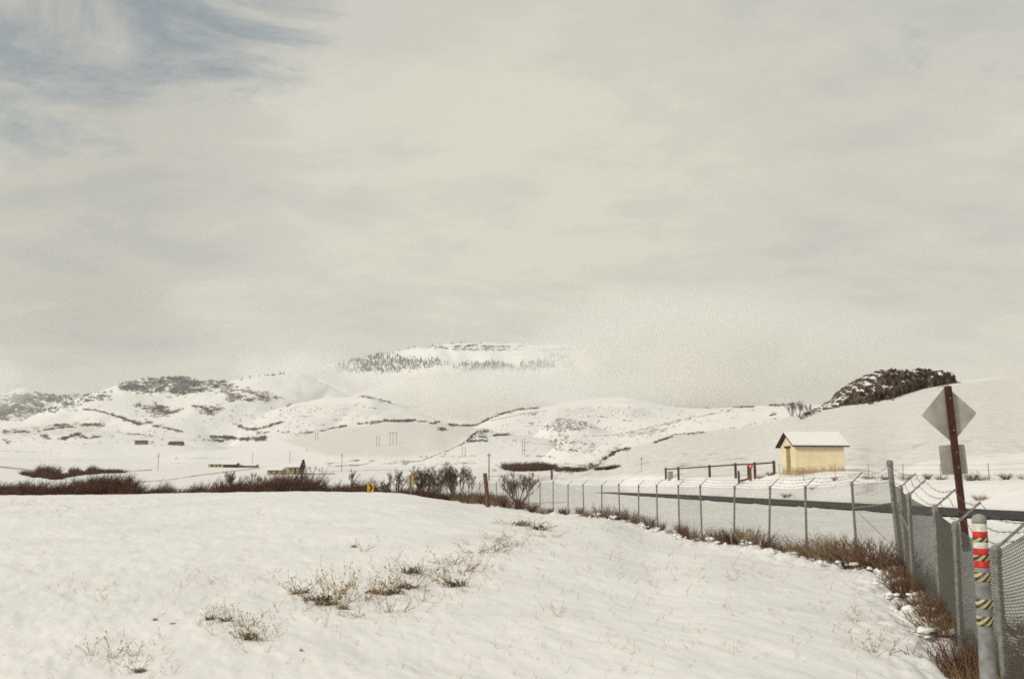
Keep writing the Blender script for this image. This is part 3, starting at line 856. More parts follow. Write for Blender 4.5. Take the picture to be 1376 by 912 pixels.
# ------------------------------------------------------------------ weeds in the foreground snow
WLIST = [  # photo column, row of the foot, width px, height px, matted heap?, label
    (283, 832, 26, 20, 1, 'low dark weed clump, near end of a short row in the lower-left snow'),
    (302, 834, 24, 20, 1, 'dark matted weed clump beside the lowest tall stalks, second in the short row'),
    (334, 858, 34, 42, 1, 'dense dried weed clump with a dark hollow under it in the lower-left snow'),
    (352, 860, 30, 40, 0, 'airy dried stalks rising just beside the clump with the dark hollow'),
    (330, 842, 30, 24, 0, 'pale sprigs behind the clump with the dark hollow'),
    (186, 902, 26, 22, 1, 'small dark tuft lowest in the left corner of the snowfield'),
    (150, 884, 26, 36, 0, 'lone thin stalks tallest of the scattered tufts in the lower-left corner'),
    (125, 880, 24, 26, 0, 'faint short sprigs beside the tall thin stalks in the lower-left corner'),
    (182, 880, 24, 20, 0, 'thin bent sprigs above the lowest dark tuft'),
    (209, 833, 10, 12, 1, 'tiny dark weed knot alone in smooth snow left of the short dark row'),
    (232, 838, 9, 8, 1, 'smallest weed knot, between the lone dark knot and the short dark row'),
    (404, 797, 36, 26, 1, 'flat dark weed clump at the beginning of the large weed patch'),
    (440, 812, 46, 52, 1, 'biggest dark weed clump with tall bobbly stalks in the large patch'),
    (452, 798, 36, 44, 0, 'bobbly seeded stalks standing behind the biggest dark clump'),
    (420, 806, 30, 24, 1, 'small dark knot leaning on the biggest clump'),
    (460, 818, 26, 18, 1, 'low dark knot just beyond the biggest clump'),
    (489, 806, 30, 34, 0, 'tan stalks in the gap between the two densest parts of the large patch'),
    (504, 797, 34, 28, 1, 'brown weed clump, first of the close middle group of the large patch'),
    (520, 799, 26, 26, 1, 'brown weed clump in the heart of the large patch'),
    (532, 797, 26, 24, 1, 'rounded tan clump with pale leaves in the large patch'),
    (545, 790, 40, 30, 1, 'widest tan clump on the far side of the large patch'),
    (553, 770, 44, 20, 1, 'long low tan weed row behind the large patch'),
    (567, 808, 24, 20, 0, 'hooked dark sprig on the near edge of the large patch'),
    (527, 823, 34, 30, 0, 'loose sprigs on the snow in front of the large patch'),
    (480, 828, 30, 18, 0, 'short straggling stalks lowest in the large patch'),
    (614, 787, 36, 34, 1, 'dark weed clump standing apart on the far end of the large patch'),
    (600, 785, 30, 26, 0, 'tan sprigs leaning on the dark clump that stands apart'),
    (622, 768, 36, 24, 0, 'spreading sprigs behind the dark clump that stands apart'),
    (608, 757, 36, 20, 0, 'thin row of sprigs uphill of the dark clump that stands apart'),
    (476, 735, 14, 14, 1, 'small hooked weed alone on the smooth snow of the rise'),
    (488, 741, 18, 14, 0, 'curved twig beside the small hooked weed on the rise'),
    (640, 742, 34, 18, 0, 'tan sprigs on the near end of the band that climbs to the fence'),
    (664, 740, 34, 20, 0, 'tan sprigs in the middle of the band that climbs to the fence'),
    (690, 735, 34, 18, 0, 'pale dry grass clump on the far side of the climbing band'),
    (672, 725, 30, 14, 0, 'low tan sprigs halfway up the climbing band'),
    (700, 706, 40, 12, 1, 'low tan grass row closest to the fence foot'),
    (725, 711, 36, 12, 1, 'tan grass row just below the weedy fence foot'),
    (738, 722, 30, 10, 0, 'last pale sprigs of the climbing band beside smooth snow'),
    (749, 828, 18, 20, 0, 'lone V-shaped pale stalk in the smooth middle snow'),
    (405, 874, 8, 8, 1, 'single dark leaf-like knot in the smooth lower snow'),
    (436, 842, 10, 34, 0, 'lone upright stem just below the biggest dark clump'),
    (1150, 835, 24, 14, 0, 'thin sprigs on the snow facing the corner of the fence'),
    (1178, 878, 34, 30, 0, 'long bent stalks near the weedy foot of the near fence'),
    (985, 780, 16, 14, 0, 'faint stalk in open snow before the long fence run'),
]
for i, (px, py, wpx, hpx, heap, lab) in enumerate(WLIST):
    p = hit(px, py)
    k = p.y / F
    w, h = wpx * k * 1.25, hpx * k * 1.15
    t = empty('dry_weed', p, R.uniform(0, 6.28), label=lab, cat='weed', group='dry weeds poking through the field snow')
    j = 3 if wpx > 38 else (1 if wpx > 26 else (0 if wpx > 14 else 2))
    s = link('stems', WEED_ME[j], t); s.scale = (max(w, h * .4), max(w, h * .4), h * .85)
    if heap:
        m_ = link('matted_leaves', MAT_ME[i % 3], t); m_.scale = (w * .95, w * .75, max(h * 1.2, w * .75))
# uncountable dry grass blades
pool = Pool(); heads = Pool()
def sprig(px, py, hpx, j=None):
    p = hit(px, py)
    if p is None or p.y > 60: return
    h = hpx * p.y / F
    v, f = TINY[R.randrange(len(TINY))]
    pool.add(xform(v, p, h, h, h, R.uniform(0, 6.28)), f)
TINY = [weed_arrays(n, 50 + n + s, 1.0, sp, True, r) for n, s, sp, r in ((2, 0, .2, .012), (3, 1, .5, .011), (1, 2, .1, .014), (4, 3, .8, .010), (2, 4, .6, .012))]
def gauss_patch(cx, cy, sx, sy, n, h0, h1, slope=0.0):
    for _ in range(n):
        dx = R.gauss(0, sx); sprig(cx + dx, cy + R.gauss(0, sy) + slope * dx, R.uniform(h0, h1))
gauss_patch(520, 790, 75, 20, 280, 5, 16, -.18)
gauss_patch(440, 795, 30, 16, 60, 8, 20)
gauss_patch(620, 770, 40, 14, 80, 6, 16, -.3)
gauss_patch(690, 722, 40, 12, 120, 4, 10, -.2)
gauss_patch(320, 845, 40, 16, 90, 6, 20, .3)
gauss_patch(310, 780, 45, 8, 45, 6, 14)
gauss_patch(160, 885, 55, 16, 70, 6, 18)
gauss_patch(135, 800, 25, 8, 26, 6, 14)
gauss_patch(1160, 850, 40, 30, 60, 6, 18)
gauss_patch(80, 684, 90, 5, 130, 2, 6)
gauss_patch(20, 678, 25, 3, 40, 3, 6)
gauss_patch(760, 800, 200, 50, 150, 5, 13)
gauss_patch(950, 770, 120, 22, 120, 4, 12)
gauss_patch(1000, 850, 140, 40, 60, 6, 14)
gauss_patch(640, 880, 200, 25, 60, 6, 14)
gauss_patch(820, 712, 60, 6, 60, 3, 8, .12)
for _ in range(230): sprig(R.uniform(0, 1150), R.uniform(690, 905), R.uniform(3, 10))
pool.build('dry_grass', M['weed'], label='scattered dry grass blades and seed stalks poking through the near snow', cat='grass', kind='stuff')

# ------------------------------------------------------------------ scrub, thickets and woods on the land beyond
def tri_bush(n_tri=16, seed=0):
    R2 = np.random.default_rng(seed)
    c = R2.normal(0, 1, (n_tri, 3)); c /= np.linalg.norm(c, axis=1, keepdims=True)
    c *= (R2.random((n_tri, 1)) ** .5) * np.array([.5, .5, .5]); c[:, 2] = np.abs(c[:, 2]) * 1.5
    v = c[:, None, :] + R2.normal(0, .17, (n_tri, 3, 3)); 
    return v.reshape(-1, 3).astype(np.float32), np.arange(n_tri * 3, dtype=np.int32).reshape(-1, 3)
TB = [tri_bush(18, s) for s in range(6)]
def conifer_arrays(seed):
    R2 = np.random.default_rng(seed); vs, fs = [], []
    for k in range(4):
        z0 = .08 + .2 * k; z1 = z0 + .36; r = .24 * (1 - .2 * k)
        b = len(vs)
        for i in range(6):
            a = i * 1.047 + k; rr = r * R2.uniform(.7, 1.25)
            vs.append((rr*math.cos(a), rr*math.sin(a), z0 + R2.uniform(-.05, .05)))
        vs.append((0, 0, z1))
        for i in range(6): fs.append((b+i, b+(i+1) % 6, b+6))
    return np.array(vs, np.float32), np.array(fs, np.int32)
TC = [conifer_arrays(s) for s in range(5)]

def poly_points(poly, n):
    xs = [p[0] for p in poly]; ys = [p[1] for p in poly]; out = []
    while len(out) < n:
        x, y = R.uniform(min(xs), max(xs)), R.uniform(min(ys), max(ys))
        if in_poly(np.array([x]), np.array([y]), poly)[0]: out.append((x, y))
    return out
def line_points(ln, n, jit, clump=True):
    """points strung along a line in irregular clumps"""
    P = np.array(ln, float); seg = np.hypot(*np.diff(P, axis=0).T); cum = np.concatenate([[0], np.cumsum(seg)]); out = []
    def pos(s):
        s = min(max(s, 0), cum[-1] - 1e-6); i = min(int(np.searchsorted(cum, s, side='right')) - 1, len(seg) - 1)
        q = (s - cum[i]) / seg[i]
        return P[i, 0] + (P[i+1, 0]-P[i, 0])*q, P[i, 1] + (P[i+1, 1]-P[i, 1])*q
    if clump:
        n = int(n * .95)
        while len(out) < n:
            s0 = R.uniform(0, cum[-1]); k = 1 + int(R.random() ** 2 * 7); big = R.uniform(.4, 1.6)
            for _ in range(k):
                x, y = pos(s0 + R.gauss(0, 1.1 * k ** .5))
                out.append((x + R.gauss(0, jit * .6), y + R.gauss(0, jit * .75 * big)))
    else:
        for _ in range(n):
            x, y = pos(R.uniform(0, cum[-1])); out.append((x + R.gauss(0, jit), y + R.gauss(0, jit * .5)))
    return out
def plant(pool_, pts, h0, h1, wide=1.2, kind='bush', ymin=90, sink=.15):
    """h in photo pixels"""
    for px, py in pts:
        p = hit(px, py)
        if p is None or p.y < ymin: continue
        h = (h0 * .55 + (h1 * 1.1 - h0 * .55) * R.random() ** 1.7) * p.y / F
        v, f = (TB if kind == 'bush' else TC)[R.randrange(5)]
        w = h * wide * R.uniform(.7, 1.4)
        pool_.add(xform(v, (p.x, p.y, p.z - sink * h), w, w, h, R.uniform(0, 6.28)), f)
def clusters(poly, n_c, per, rad):
    out = []
    for cx_, cy_ in poly_points(poly, n_c):
        rr = rad * R.uniform(.4, 1.3)
        out += [(cx_ + R.gauss(0, rr * 1.6), cy_ + R.gauss(0, rr * .5)) for _ in range(R.randint(per // 2, per))]
    return out

# far woods
pl = Pool()
plant(pl, clusters([(18, 524), (60, 524), (112, 530), (150, 530), (100, 545), (60, 556), (0, 566), (-60, 560), (-60, 545), (8, 535)], 120, 16, 5), 2.0, 3.6, 1.6, 'bush', 1500)
plant(pl, line_points([(-120, 545), (0, 556), (50, 552), (95, 545)], 260, 2.5), 2, 3.5, 1.6, 'bush', 1500)
plant(pl, line_points([(-60, 534), (20, 532), (60, 530), (150, 527)], 260, 2.5), 2, 3.5, 1.6, 'bush', 1500)
pl.build('distant_woods', M['conifer'], label='blue-dark wood covering the farthest low hill beyond the left snow slopes', cat='wood', kind='stuff')
pl = Pool()
plant(pl, clusters([(158, 516), (172, 511), (215, 508), (245, 507), (312, 512), (303, 519), (270, 528), (235, 528), (200, 529), (158, 522)], 130, 14, 4), 2.2, 4.2, 1.5, 'bush', 1500)
plant(pl, line_points([(170, 511), (240, 507), (310, 510), (395, 501)], 160, 1.0), 2.5, 4.5, .9, 'fir', 1500)
pl.build('ridge_woods', M['conifer'], label='dark wood along the hill crest behind the wide left snow slope', cat='wood', kind='stuff')
pl = Pool()
plant(pl, clusters([(455, 488), (520, 475), (535, 480), (600, 484), (590, 492), (520, 500), (450, 499)], 170, 9, 4), 3.0, 6.0, .75, 'fir', 3000)
plant(pl, clusters([(620, 489), (660, 487), (700, 489), (740, 484), (750, 492), (700, 500), (620, 496)], 120, 9, 4), 3.0, 5.5, .75, 'fir', 3000)
plant(pl, line_points([(470, 484), (520, 474), (560, 466), (600, 462), (645, 459), (710, 461)], 150, .5), 2.5, 4.5, .7, 'fir', 3000)
plant(pl, line_points([(570, 466), (600, 466.5), (640, 464), (660, 466), (705, 465)], 220, 1.2), 1.8, 3, 1.5, 'bush', 3000)
plant(pl, line_points([(610, 469), (650, 470), (700, 469)], 110, 1.4), 1.6, 2.6, 1.5, 'bush', 3000)
plant(pl, line_points([(720, 472), (750, 470), (780, 468)], 70, 1.2), 2, 3, 1.5, 'bush', 3000)
plant(pl, line_points([(735, 478), (760, 480)], 70, 3), 2.5, 5, .8, 'fir', 3000)
pl.build('mountain_firs', M['conifer'], label='grey firs and rock bands on the cloud-wrapped mountain', cat='wood', kind='stuff')

# scrub patches on the hills
def patch(label, mat_, *calls):
    p_ = Pool()
    for pts, h0, h1, w in calls: plant(p_, pts, h0, h1, w)
    p_.build('hillside_scrub', M[mat_], label=label, cat='scrub', kind='stuff')
patch('dark hedge-like gully scrub slanting down the wide left snow slope', 'scrub',
      (line_points([(113, 550), (130, 551.5), (160, 559.5), (186, 570)], 210, .6), 1.6, 2.8, 1.5), (line_points([(150, 557), (186, 569.5), (202, 567)], 150, 1.2), 2, 3.6, 1.5),
      (line_points([(203, 571), (245, 580)], 100, 1), 2, 3.2, 1.5))
patch('brown leafless scrub patch below the crest of the wide left snow slope', 'scrubgrey',
      (clusters([(180, 543), (205, 546), (215, 541), (232, 555), (215, 560), (205, 559), (195, 550)], 38, 12, 3), 2, 3.4, 1.5), (line_points([(222, 556), (246, 550)], 60, 1.2), 2, 3, 1.4))
patch('small wedge of brown scrub in the middle of the left hills', 'scrub',
      (clusters([(255, 543), (270, 546), (297, 548), (285, 556), (275, 557), (268, 551)], 26, 12, 2.6), 2, 3.2, 1.5))
patch('broad speckled scrub below the highest left hilltop', 'scrubgrey',
      (clusters([(288, 521), (300, 520), (330, 525), (382, 529), (390, 535), (350, 539), (335, 541), (315, 541), (300, 532)], 48, 10, 3), 2, 3.6, 1.5),
      (clusters([(385, 548), (420, 545), (440, 550), (410, 562), (390, 560)], 14, 5, 3), 1.3, 2.2, 1.4))
patch('thick dark scrub lining the gully between the left and middle hills', 'scrub',
      (line_points([(284, 586), (300, 588), (330, 590), (350, 590), (356, 588)], 260, 1.4), 2.6, 4.6, 1.5), (line_points([(318, 571), (335, 577), (345, 577), (380, 567)], 190, 1.0), 2, 3.6, 1.4),
      (line_points([(345, 582), (370, 580), (400, 583), (440, 578)], 90, 1.4), 1.8, 3, 1.5), (line_points([(272, 591), (300, 593)], 50, .8), 2.6, 4, 1.5))
patch('loose brown scrub and bushes on the low far-left fields', 'scrub',
      (line_points([(5, 580), (40, 580)], 90, .9), 2, 3, 1.6), (line_points([(52, 579), (78, 575), (98, 573)], 110, .9), 1.8, 2.8, 1.6), (clusters([(72, 571), (90, 568), (92, 572), (78, 574)], 8, 10, 1.6), 2, 3.4, 1.5),
      (line_points([(110, 571), (137, 570)], 90, 1.2), 2, 3.8, 1.4), (line_points([(58, 586), (68, 590)], 30, 1.5), 2.5, 5, 1.2), (line_points([(84, 589), (104, 584), (118, 589)], 110, 1.5), 2.4, 5, 1.3),
      (line_points([(122, 588), (138, 586)], 40, .8), 2, 3.4, 1.5), (line_points([(172, 583), (190, 584), (204, 586)], 40, .6), 1.8, 2.6, 1.4), (clusters([(0, 590), (20, 592), (20, 596), (0, 596)], 5, 6, 2), 2, 3, 1.5))
patch('row of dark bushes along the crest of the smooth middle snowfield', 'scrub',
      (line_points([(443, 576), (466, 572)], 60, .8), 2.2, 3.4, 1.5), (line_points([(480, 570), (510, 567)], 45, 1), 2.6, 4.4, 1.3), (line_points([(508, 566), (528, 565)], 60, .8), 2, 3.4, 1.4),
      (line_points([(529, 566), (558, 565)], 110, .9), 2.4, 4.6, 1.4), (line_points([(563, 566), (572, 566.5)], 22, .7), 2, 3.4, 1.4), (line_points([(579, 569), (590, 567)], 26, .8), 2.4, 4, 1.4),
      (line_points([(592, 577), (598, 577)], 22, 1.4), 3, 5.5, 1.3), (line_points([(604, 571), (622, 572)], 60, .8), 2.4, 4, 1.5), (line_points([(622, 572), (640, 571)], 50, .8), 2.2, 4, 1.5))
patch('brown brush line climbing the far ridge behind the middle snowfield', 'scrubgrey',
      (line_points([(640, 571), (668, 558), (697, 550), (725, 548)], 190, .9), 2, 3.2, 1.5), (line_points([(660, 565), (690, 560), (720, 556)], 60, 1.6), 1.3, 2.2, 1.5))
patch('speckled scrub on the little knoll with a slanting boundary beside the middle snowfield', 'scrub',
      (clusters([(640, 581), (655, 576), (659, 583), (650, 590), (632, 595), (622, 597)], 34, 8, 2), 1.5, 2.6, 1.5), (line_points([(620, 598), (642, 579)], 90, .6), 1.6, 2.6, 1.4), (line_points([(626, 593), (655, 592)], 60, .9), 1.8, 3, 1.4),
      (line_points([(570, 617), (600, 606), (622, 596)], 60, .4), 1, 1.6, 1.3))
patch('dense dotted brush covering the small round hill above the lone bush', 'scrubgrey',
      (poly_points([(727, 577), (738, 563), (760, 561.5), (790, 568), (806, 575), (785, 578), (740, 580)], 420), 1.2, 2.2, 1.4))
patch('fine dotted sagebrush on the pale hilltop right of the mountain', 'scrubgrey',
      (poly_points([(750, 548), (800, 545), (868, 547), (885, 556), (840, 562), (760, 560)], 170), .9, 1.7, 1.5))
patch('dark bushes and weeds strung along the foot of the near right slope', 'scrub',
      (line_points([(812, 617), (820, 612), (834, 604), (846, 603)], 90, 1.2), 3, 5, 1.4), (line_points([(745, 632), (770, 633), (800, 626), (812, 620)], 150, 2.0), 2.5, 4.5, 1.6), (line_points([(700, 612), (745, 614)], 20, 1.4), 2, 3.5, 1.4),
      (line_points([(664, 585), (690, 583.5)], 50, .8), 2.5, 4.5, 1.4), (line_points([(755, 604), (810, 608), (840, 600)], 45, 2.2), 1.6, 3.2, 1.4), (line_points([(740, 592), (800, 597)], 40, 1.5), 1.4, 2.6, 1.5))
patch('low brown brush along the left edge of the near right slope', 'scrub',
      (line_points([(878, 595), (892, 590.5), (905, 586)], 90, .7), 2.2, 3.6, 1.5), (line_points([(908, 584), (945, 581)], 80, .6), 1.6, 2.8, 1.5), (line_points([(945, 581), (1000, 573), (1050, 561)], 60, .7), 1.0, 1.8, 1.4))
patch('brown scrub on the skyline left of the rock outcrop', 'scrubgrey',
      (line_points([(926, 547), (937, 546)], 26, .6), 2, 4, 1.4), (line_points([(945, 548), (957, 548)], 24, .5), 1.8, 3, 1.4), (line_points([(984, 547), (990, 547)], 16, .4), 2, 3, 1.4), (line_points([(995, 547), (1014, 546.5)], 46, .5), 2.4, 4, 1.3),
      (line_points([(1030, 545), (1075, 543)], 80, .8), 2, 4.4, 1.3), (line_points([(1035, 558), (1042, 557)], 14, .7), 2.4, 4, 1.4))
patch('grey scrub on the smooth dome between the left hills and the mountain', 'scrubgrey',
      (line_points([(486, 532), (519, 539), (548, 548)], 110, .9), 1.4, 2.6, 1.5), (line_points([(548, 548), (560, 546), (572, 542)], 40, 1.3), 1.8, 3.2, 1.4), (clusters([(430, 545), (500, 540), (530, 555), (450, 566)], 24, 4, 2.5), 1.0, 2.0, 1.5),
      (line_points([(372, 553), (392, 543)], 16, .8), 1.6, 3, 1.4))

patch('scattered single shrubs dotting the left hills and fields', 'scrub',
      (poly_points([(0, 572), (110, 545), (200, 535), (300, 530), (400, 530), (470, 560), (400, 590), (250, 604), (0, 604)], 330), 1.0, 2.3, 1.3),
      (clusters([(0, 572), (110, 548), (200, 540), (300, 535), (400, 535), (470, 560), (400, 585), (250, 600), (0, 600)], 30, 7, 4), 1.2, 2.8, 1.5))
patch('scattered single shrubs dotting the centre and right hills', 'scrub',
      (poly_points([(640, 580), (700, 555), (800, 545), (930, 550), (1040, 550), (900, 585), (820, 610), (700, 612)], 330), 1.0, 2.2, 1.4),
      (clusters([(660, 580), (700, 560), (800, 560), (900, 570), (830, 604), (700, 600)], 26, 7, 4), 1.2, 2.4, 1.6))
# brush field in the middle distance (left) and the thick hedge (right of centre)
pl = Pool()
def brush_mass(pool_, pts, h0, h1, wide, src):
    for px, py in pts:
        p = hit(px, py)
        if p is None or p.y < 62: continue
        h = R.uniform(h0, h1) * p.y / F; w = h * wide * R.uniform(.8, 1.3)
        v, f = src[R.randrange(len(src))]
        pool_.add(xform(v, (p.x, p.y, p.z - .05), w, w, h, R.uniform(0, 6.28), (R.uniform(.1, .35), 0)), f)
brush_mass(pl, line_points([(30, 638), (60, 642), (82, 643)], 16, 1, False), 5, 9, 1.6, BUSHES)
brush_mass(pl, line_points([(52, 640), (78, 641)], 9, 1.5, False), 11, 18, .7, BUSHES)
brush_mass(pl, line_points([(64, 645), (100, 639), (130, 636), (166, 635)], 34, .8, False), 4, 8, 1.6, BUSHES)
brush_mass(pl, line_points([(96, 639), (102, 637)], 3, .6), 9, 12, .7, BUSHES)
brush_mass(pl, line_points([(118, 637), (126, 636)], 3, .6), 9, 14, .7, BUSHES)
pl.build('brush_strip', M['brush'], label='rusty brush strip on the white field above the long left thicket', cat='brush', kind='stuff')
pl = Pool()
brush_mass(pl, line_points([(680, 631), (700, 632), (742, 630)], 46, 1.6, False), 5, 12, 1.3, BUSHES)
brush_mass(pl, line_points([(745, 631), (790, 633), (830, 628)], 24, 1.0, False), 4, 6, 1.6, BUSHES)
pl.build('thick_hedge', M['brush'], label='thick low red-brown hedge crossing the valley floor behind the leafless bush', cat='hedge', kind='stuff')
# long thicket just beyond the rise
def crest_points(x0, x1, n):
    return [R.uniform(x0, x1) for _ in range(n)]
pl = Pool(); pl2 = Pool()
def thicket(x0, x1, n, top0, top1, y0, y1, wide=1.1):
    for px in crest_points(x0, x1, n):
        y = R.uniform(y0, y1); g = at(px, y)
        h = ztop(R.uniform(top0, top1), y) - g.z; w = h * wide * R.uniform(.7, 1.2)
        v, f = BUSHES[R.randrange(3)]
        (pl if R.random() < .62 else pl2).add(xform(v, (g.x, g.y, g.z - .05), w, w, max(h, .4), R.uniform(0, 6.28), (R.uniform(.15, .45), 0)), f)
thicket(-60, 40, 22, 645, 656, 78, 92); thicket(-60, 10, 6, 636, 646, 84, 92, .8)
thicket(30, 130, 26, 642, 655, 78, 92); thicket(104, 174, 22, 638, 652, 78, 92); thicket(125, 165, 12, 633, 642, 80, 90, .8)
thicket(178, 240, 9, 652, 660, 78, 92); thicket(196, 240, 6, 641, 652, 80, 92, .6)
thicket(246, 300, 8, 652, 660, 78, 92); thicket(257, 272, 4, 644, 650, 80, 90, .55); thicket(286, 296, 3, 646, 651, 80, 90, .5)
thicket(302, 332, 12, 638, 653, 78, 92); thicket(334, 420, 34, 640, 655, 78, 92); thicket(345, 412, 16, 631, 642, 80, 92, .75)
thicket(420, 455, 9, 648, 658, 78, 92); thicket(450, 500, 20, 646, 657, 80, 96); thicket(480, 492, 4, 639, 646, 82, 92, .6)
thicket(502, 580, 20, 649, 661, 86, 100); thicket(575, 640, 12, 656, 665, 86, 100); thicket(640, 700, 10, 658, 668, 84, 92)
pl.build('thicket', M['brush'], label='long dark red-brown thicket showing over the edge of the snowy rise', cat='thicket', kind='stuff')

pl2.build('twiggy_brush', M['twig'], label='greyer twiggy brush mixed all through the long thicket over the snowy rise', cat='brush', kind='stuff')

# ------------------------------------------------------------------ leafless trees and single bushes
def bare_tree(name, loc, h, w, seed, label, group=None, stems=3, snowy=False, dens=1.0, cat='tree'):
    R2 = random.Random(seed)
    trunk, crown = MB(), MB()
    def grow(p, d, L, r, depth):
        n = 3; path = [p]; dd = d.copy()
        for k in range(n):
            dd = (dd + Vector((R2.uniform(-.18, .18), R2.uniform(-.18, .18), R2.uniform(-.04, .14)))).normalized()
            path.append(path[-1] + dd * L / n)
        (trunk if depth < 2 else crown).tube(path, [r, r*.85, r*.7, r*.5], 5 if depth < 2 else 3, cap=False)
        if depth >= 4: return
        nb = (4 if depth == 0 else 3 if depth < 3 else 4)
        nb = max(2, int(nb * dens + R2.random()))
        for k in range(nb):
            q = R2.uniform(.3, 1.0) if depth else R2.uniform(.35, 1.0)
            i = min(int(q * n), n - 1); b = path[i].lerp(path[i+1], q * n - i)
            a = R2.uniform(0, 6.28); sp = R2.uniform(.45, 1.0)
            nd = (dd + Vector((math.cos(a) * sp * w, math.sin(a) * sp * w, R2.uniform(.05, .8)))).normalized()
            grow(b, nd, L * R2.uniform(.5, .72), max(r * .54, .0105), depth + 1)
    for s in range(stems):
        a = R2.uniform(0, 6.28) + s * 6.28 / stems
        lean = .18 if stems == 1 else R2.uniform(.35, .75) * w
        grow(Vector((math.cos(a) * .12 * (stems > 1), math.sin(a) * .12 * (stems > 1), -.1)), Vector((math.cos(a) * lean, math.sin(a) * lean, 1)).normalized(), h * .46, h * .018, 0)
    zs = max(v[2] for v in crown.v); k = h / zs
    sc_ = lambda mb: [(v[0]*k, v[1]*k, v[2]*k) for v in mb.v]
    trunk.v, crown.v = sc_(trunk), sc_(crown)
    t = empty(name, loc, label=label, cat=cat, group=group)
    trunk.build('trunk', M['bark'], t); crown.build('crown', M['twig'], t)
    return t
def tree_px(px, py_top, y, w, seed, label, stems=3, name='bare_tree', **kw):
    g = at(px, y); return bare_tree(name, g, ztop(py_top, y) - g.z, w, seed, label, stems=stems, **kw)
TG = 'leafless trees behind the snowy rise'
tree_px(574, 621, 98, 1.5, 3, 'broad leafless tree with many stems just past the chevron sign seen edge-on', 7, group=TG, dens=1.3)
tree_px(535, 626, 96, 1.1, 4, 'small leafless tree between the two chevron signs', 2, group=TG, dens=1.2)
tree_px(613, 618, 100, 1.25, 5, 'tallest leafless tree, open-crowned, left of the leaning brown post', 5, group=TG, dens=1.3)
tree_px(632, 630, 99, .8, 6, 'slim leafless tree touching the leaning brown post side of the tallest one', 2, group=TG)
tree_px(697, 629, 84, 1.1, 7, 'wide vase-shaped leafless bush in front of the thick red-brown hedge', 7, group=TG, dens=1.15)
tree_px(471, 628, 95, .7, 8, 'thin pale leafless tree above the dark thicket near the facing chevron sign', 1, group=TG)
tree_px(442, 640, 95, .5, 9, 'small twiggy leafless tree at the right end of the farmhouse', 1, group=TG)
tree_px(316, 631, 92, .6, 10, 'upright leafless tree rising from the thicket left of the farmhouse', 2, group=TG, dens=1.2)
tree_px(346, 633, 94, .7, 12, 'leafless tree leaning over the thicket in front of the farmhouse wall', 2, group=TG)
tree_px(372, 634, 94, .7, 13, 'leafless tree in front of the middle of the farmhouse', 2, group=TG)
tree_px(390, 632, 94, .7, 14, 'leafless tree beside the dark conifer at the farmhouse', 2, group=TG)
tree_px(517, 640, 93, .8, 15, 'low bushy leafless tree just right of the facing chevron sign', 4, group=TG)
tree_px(556, 636, 97, .8, 16, 'leafless tree hiding behind the chevron sign seen edge-on', 3, group=TG)
tree_px(590, 634, 97, .9, 17, 'leafless tree in the gap between the broad tree and the tallest one', 3, group=TG)
def orchard(px, py, hpx, seed, label):
    p = hit(px, py); return bare_tree('bare_tree', p, hpx * p.y / F, .8, seed, label, 'small trees beside the farmhouse', stems=2)
orchard(420, 637, 12, 21, 'round leafless tree just right of the dark conifer')
orchard(432, 637, 10, 22, 'second round leafless tree right of the dark conifer')
def single_bush(px, py, wpx, hpx, seed, label, name='bush', ymat='scrub', n=70):
    p = hit(px, py); k = p.y / F
    R2 = np.random.default_rng(seed)
    c = R2.normal(0, 1, (n, 3)); c /= np.linalg.norm(c, axis=1, keepdims=True); c *= R2.random((n, 1)) ** .45 * .5
    c[:, 2] = np.abs(c[:, 2]) * 1.8 - .05
    v = (c[:, None, :] + R2.normal(0, .055, (n, 3, 3))).reshape(-1, 3) * np.array([wpx * k, wpx * k, hpx * k])
    o = link(name, np_mesh(name, v, np.arange(3*n).reshape(-1, 3), M[ymat]), loc=p, label=label, cat='bush')
    return o
single_bush(752, 603, 20, 14, 1, 'largest lone bush on the white slope below the dotted round hill')
single_bush(760, 596, 10, 12, 2, 'upper shoulder bush growing behind the largest lone bush')
single_bush(752, 586, 8, 7, 3, 'small round bush uphill of the largest lone bush')
single_bush(795, 601, 10, 7, 4, 'spreading grey bush right of the largest lone bush', ymat='scrubgrey')
single_bush(591, 578, 12, 8, 5, 'lone bushes just under the crest of the smooth middle snowfield')
single_bush(598, 611, 4, 7, 6, 'tiny dark bush beside the slanting field boundary')
single_bush(543, 620, 5, 5, 7, 'small bush at the bend of the field boundary line')
single_bush(237, 617, 5, 4, 8, 'small round bush alone on the white field above the long yellow barn')
single_bush(205, 595, 7, 7, 9, 'round bush between the brown hut and the dark-roofed barn')
single_bush(412, 605.5, 5, 3, 10, 'flat dark bush on the field above the farmhouse')
single_bush(664, 633, 9, 5, 11, 'low dark bush right behind the leaning brown post')
single_bush(267, 588, 6, 7, 12, 'grey bush above the dark-roofed barn', ymat='scrubgrey')
single_bush(1040, 556, 9, 6, 13, 'grey bush on the snow left of the outcrop foot', ymat='scrubgrey')
single_bush(1286, 515, 14, 4, 14, 'low grey bush on the crest just right of the outcrop', ymat='scrubgrey')
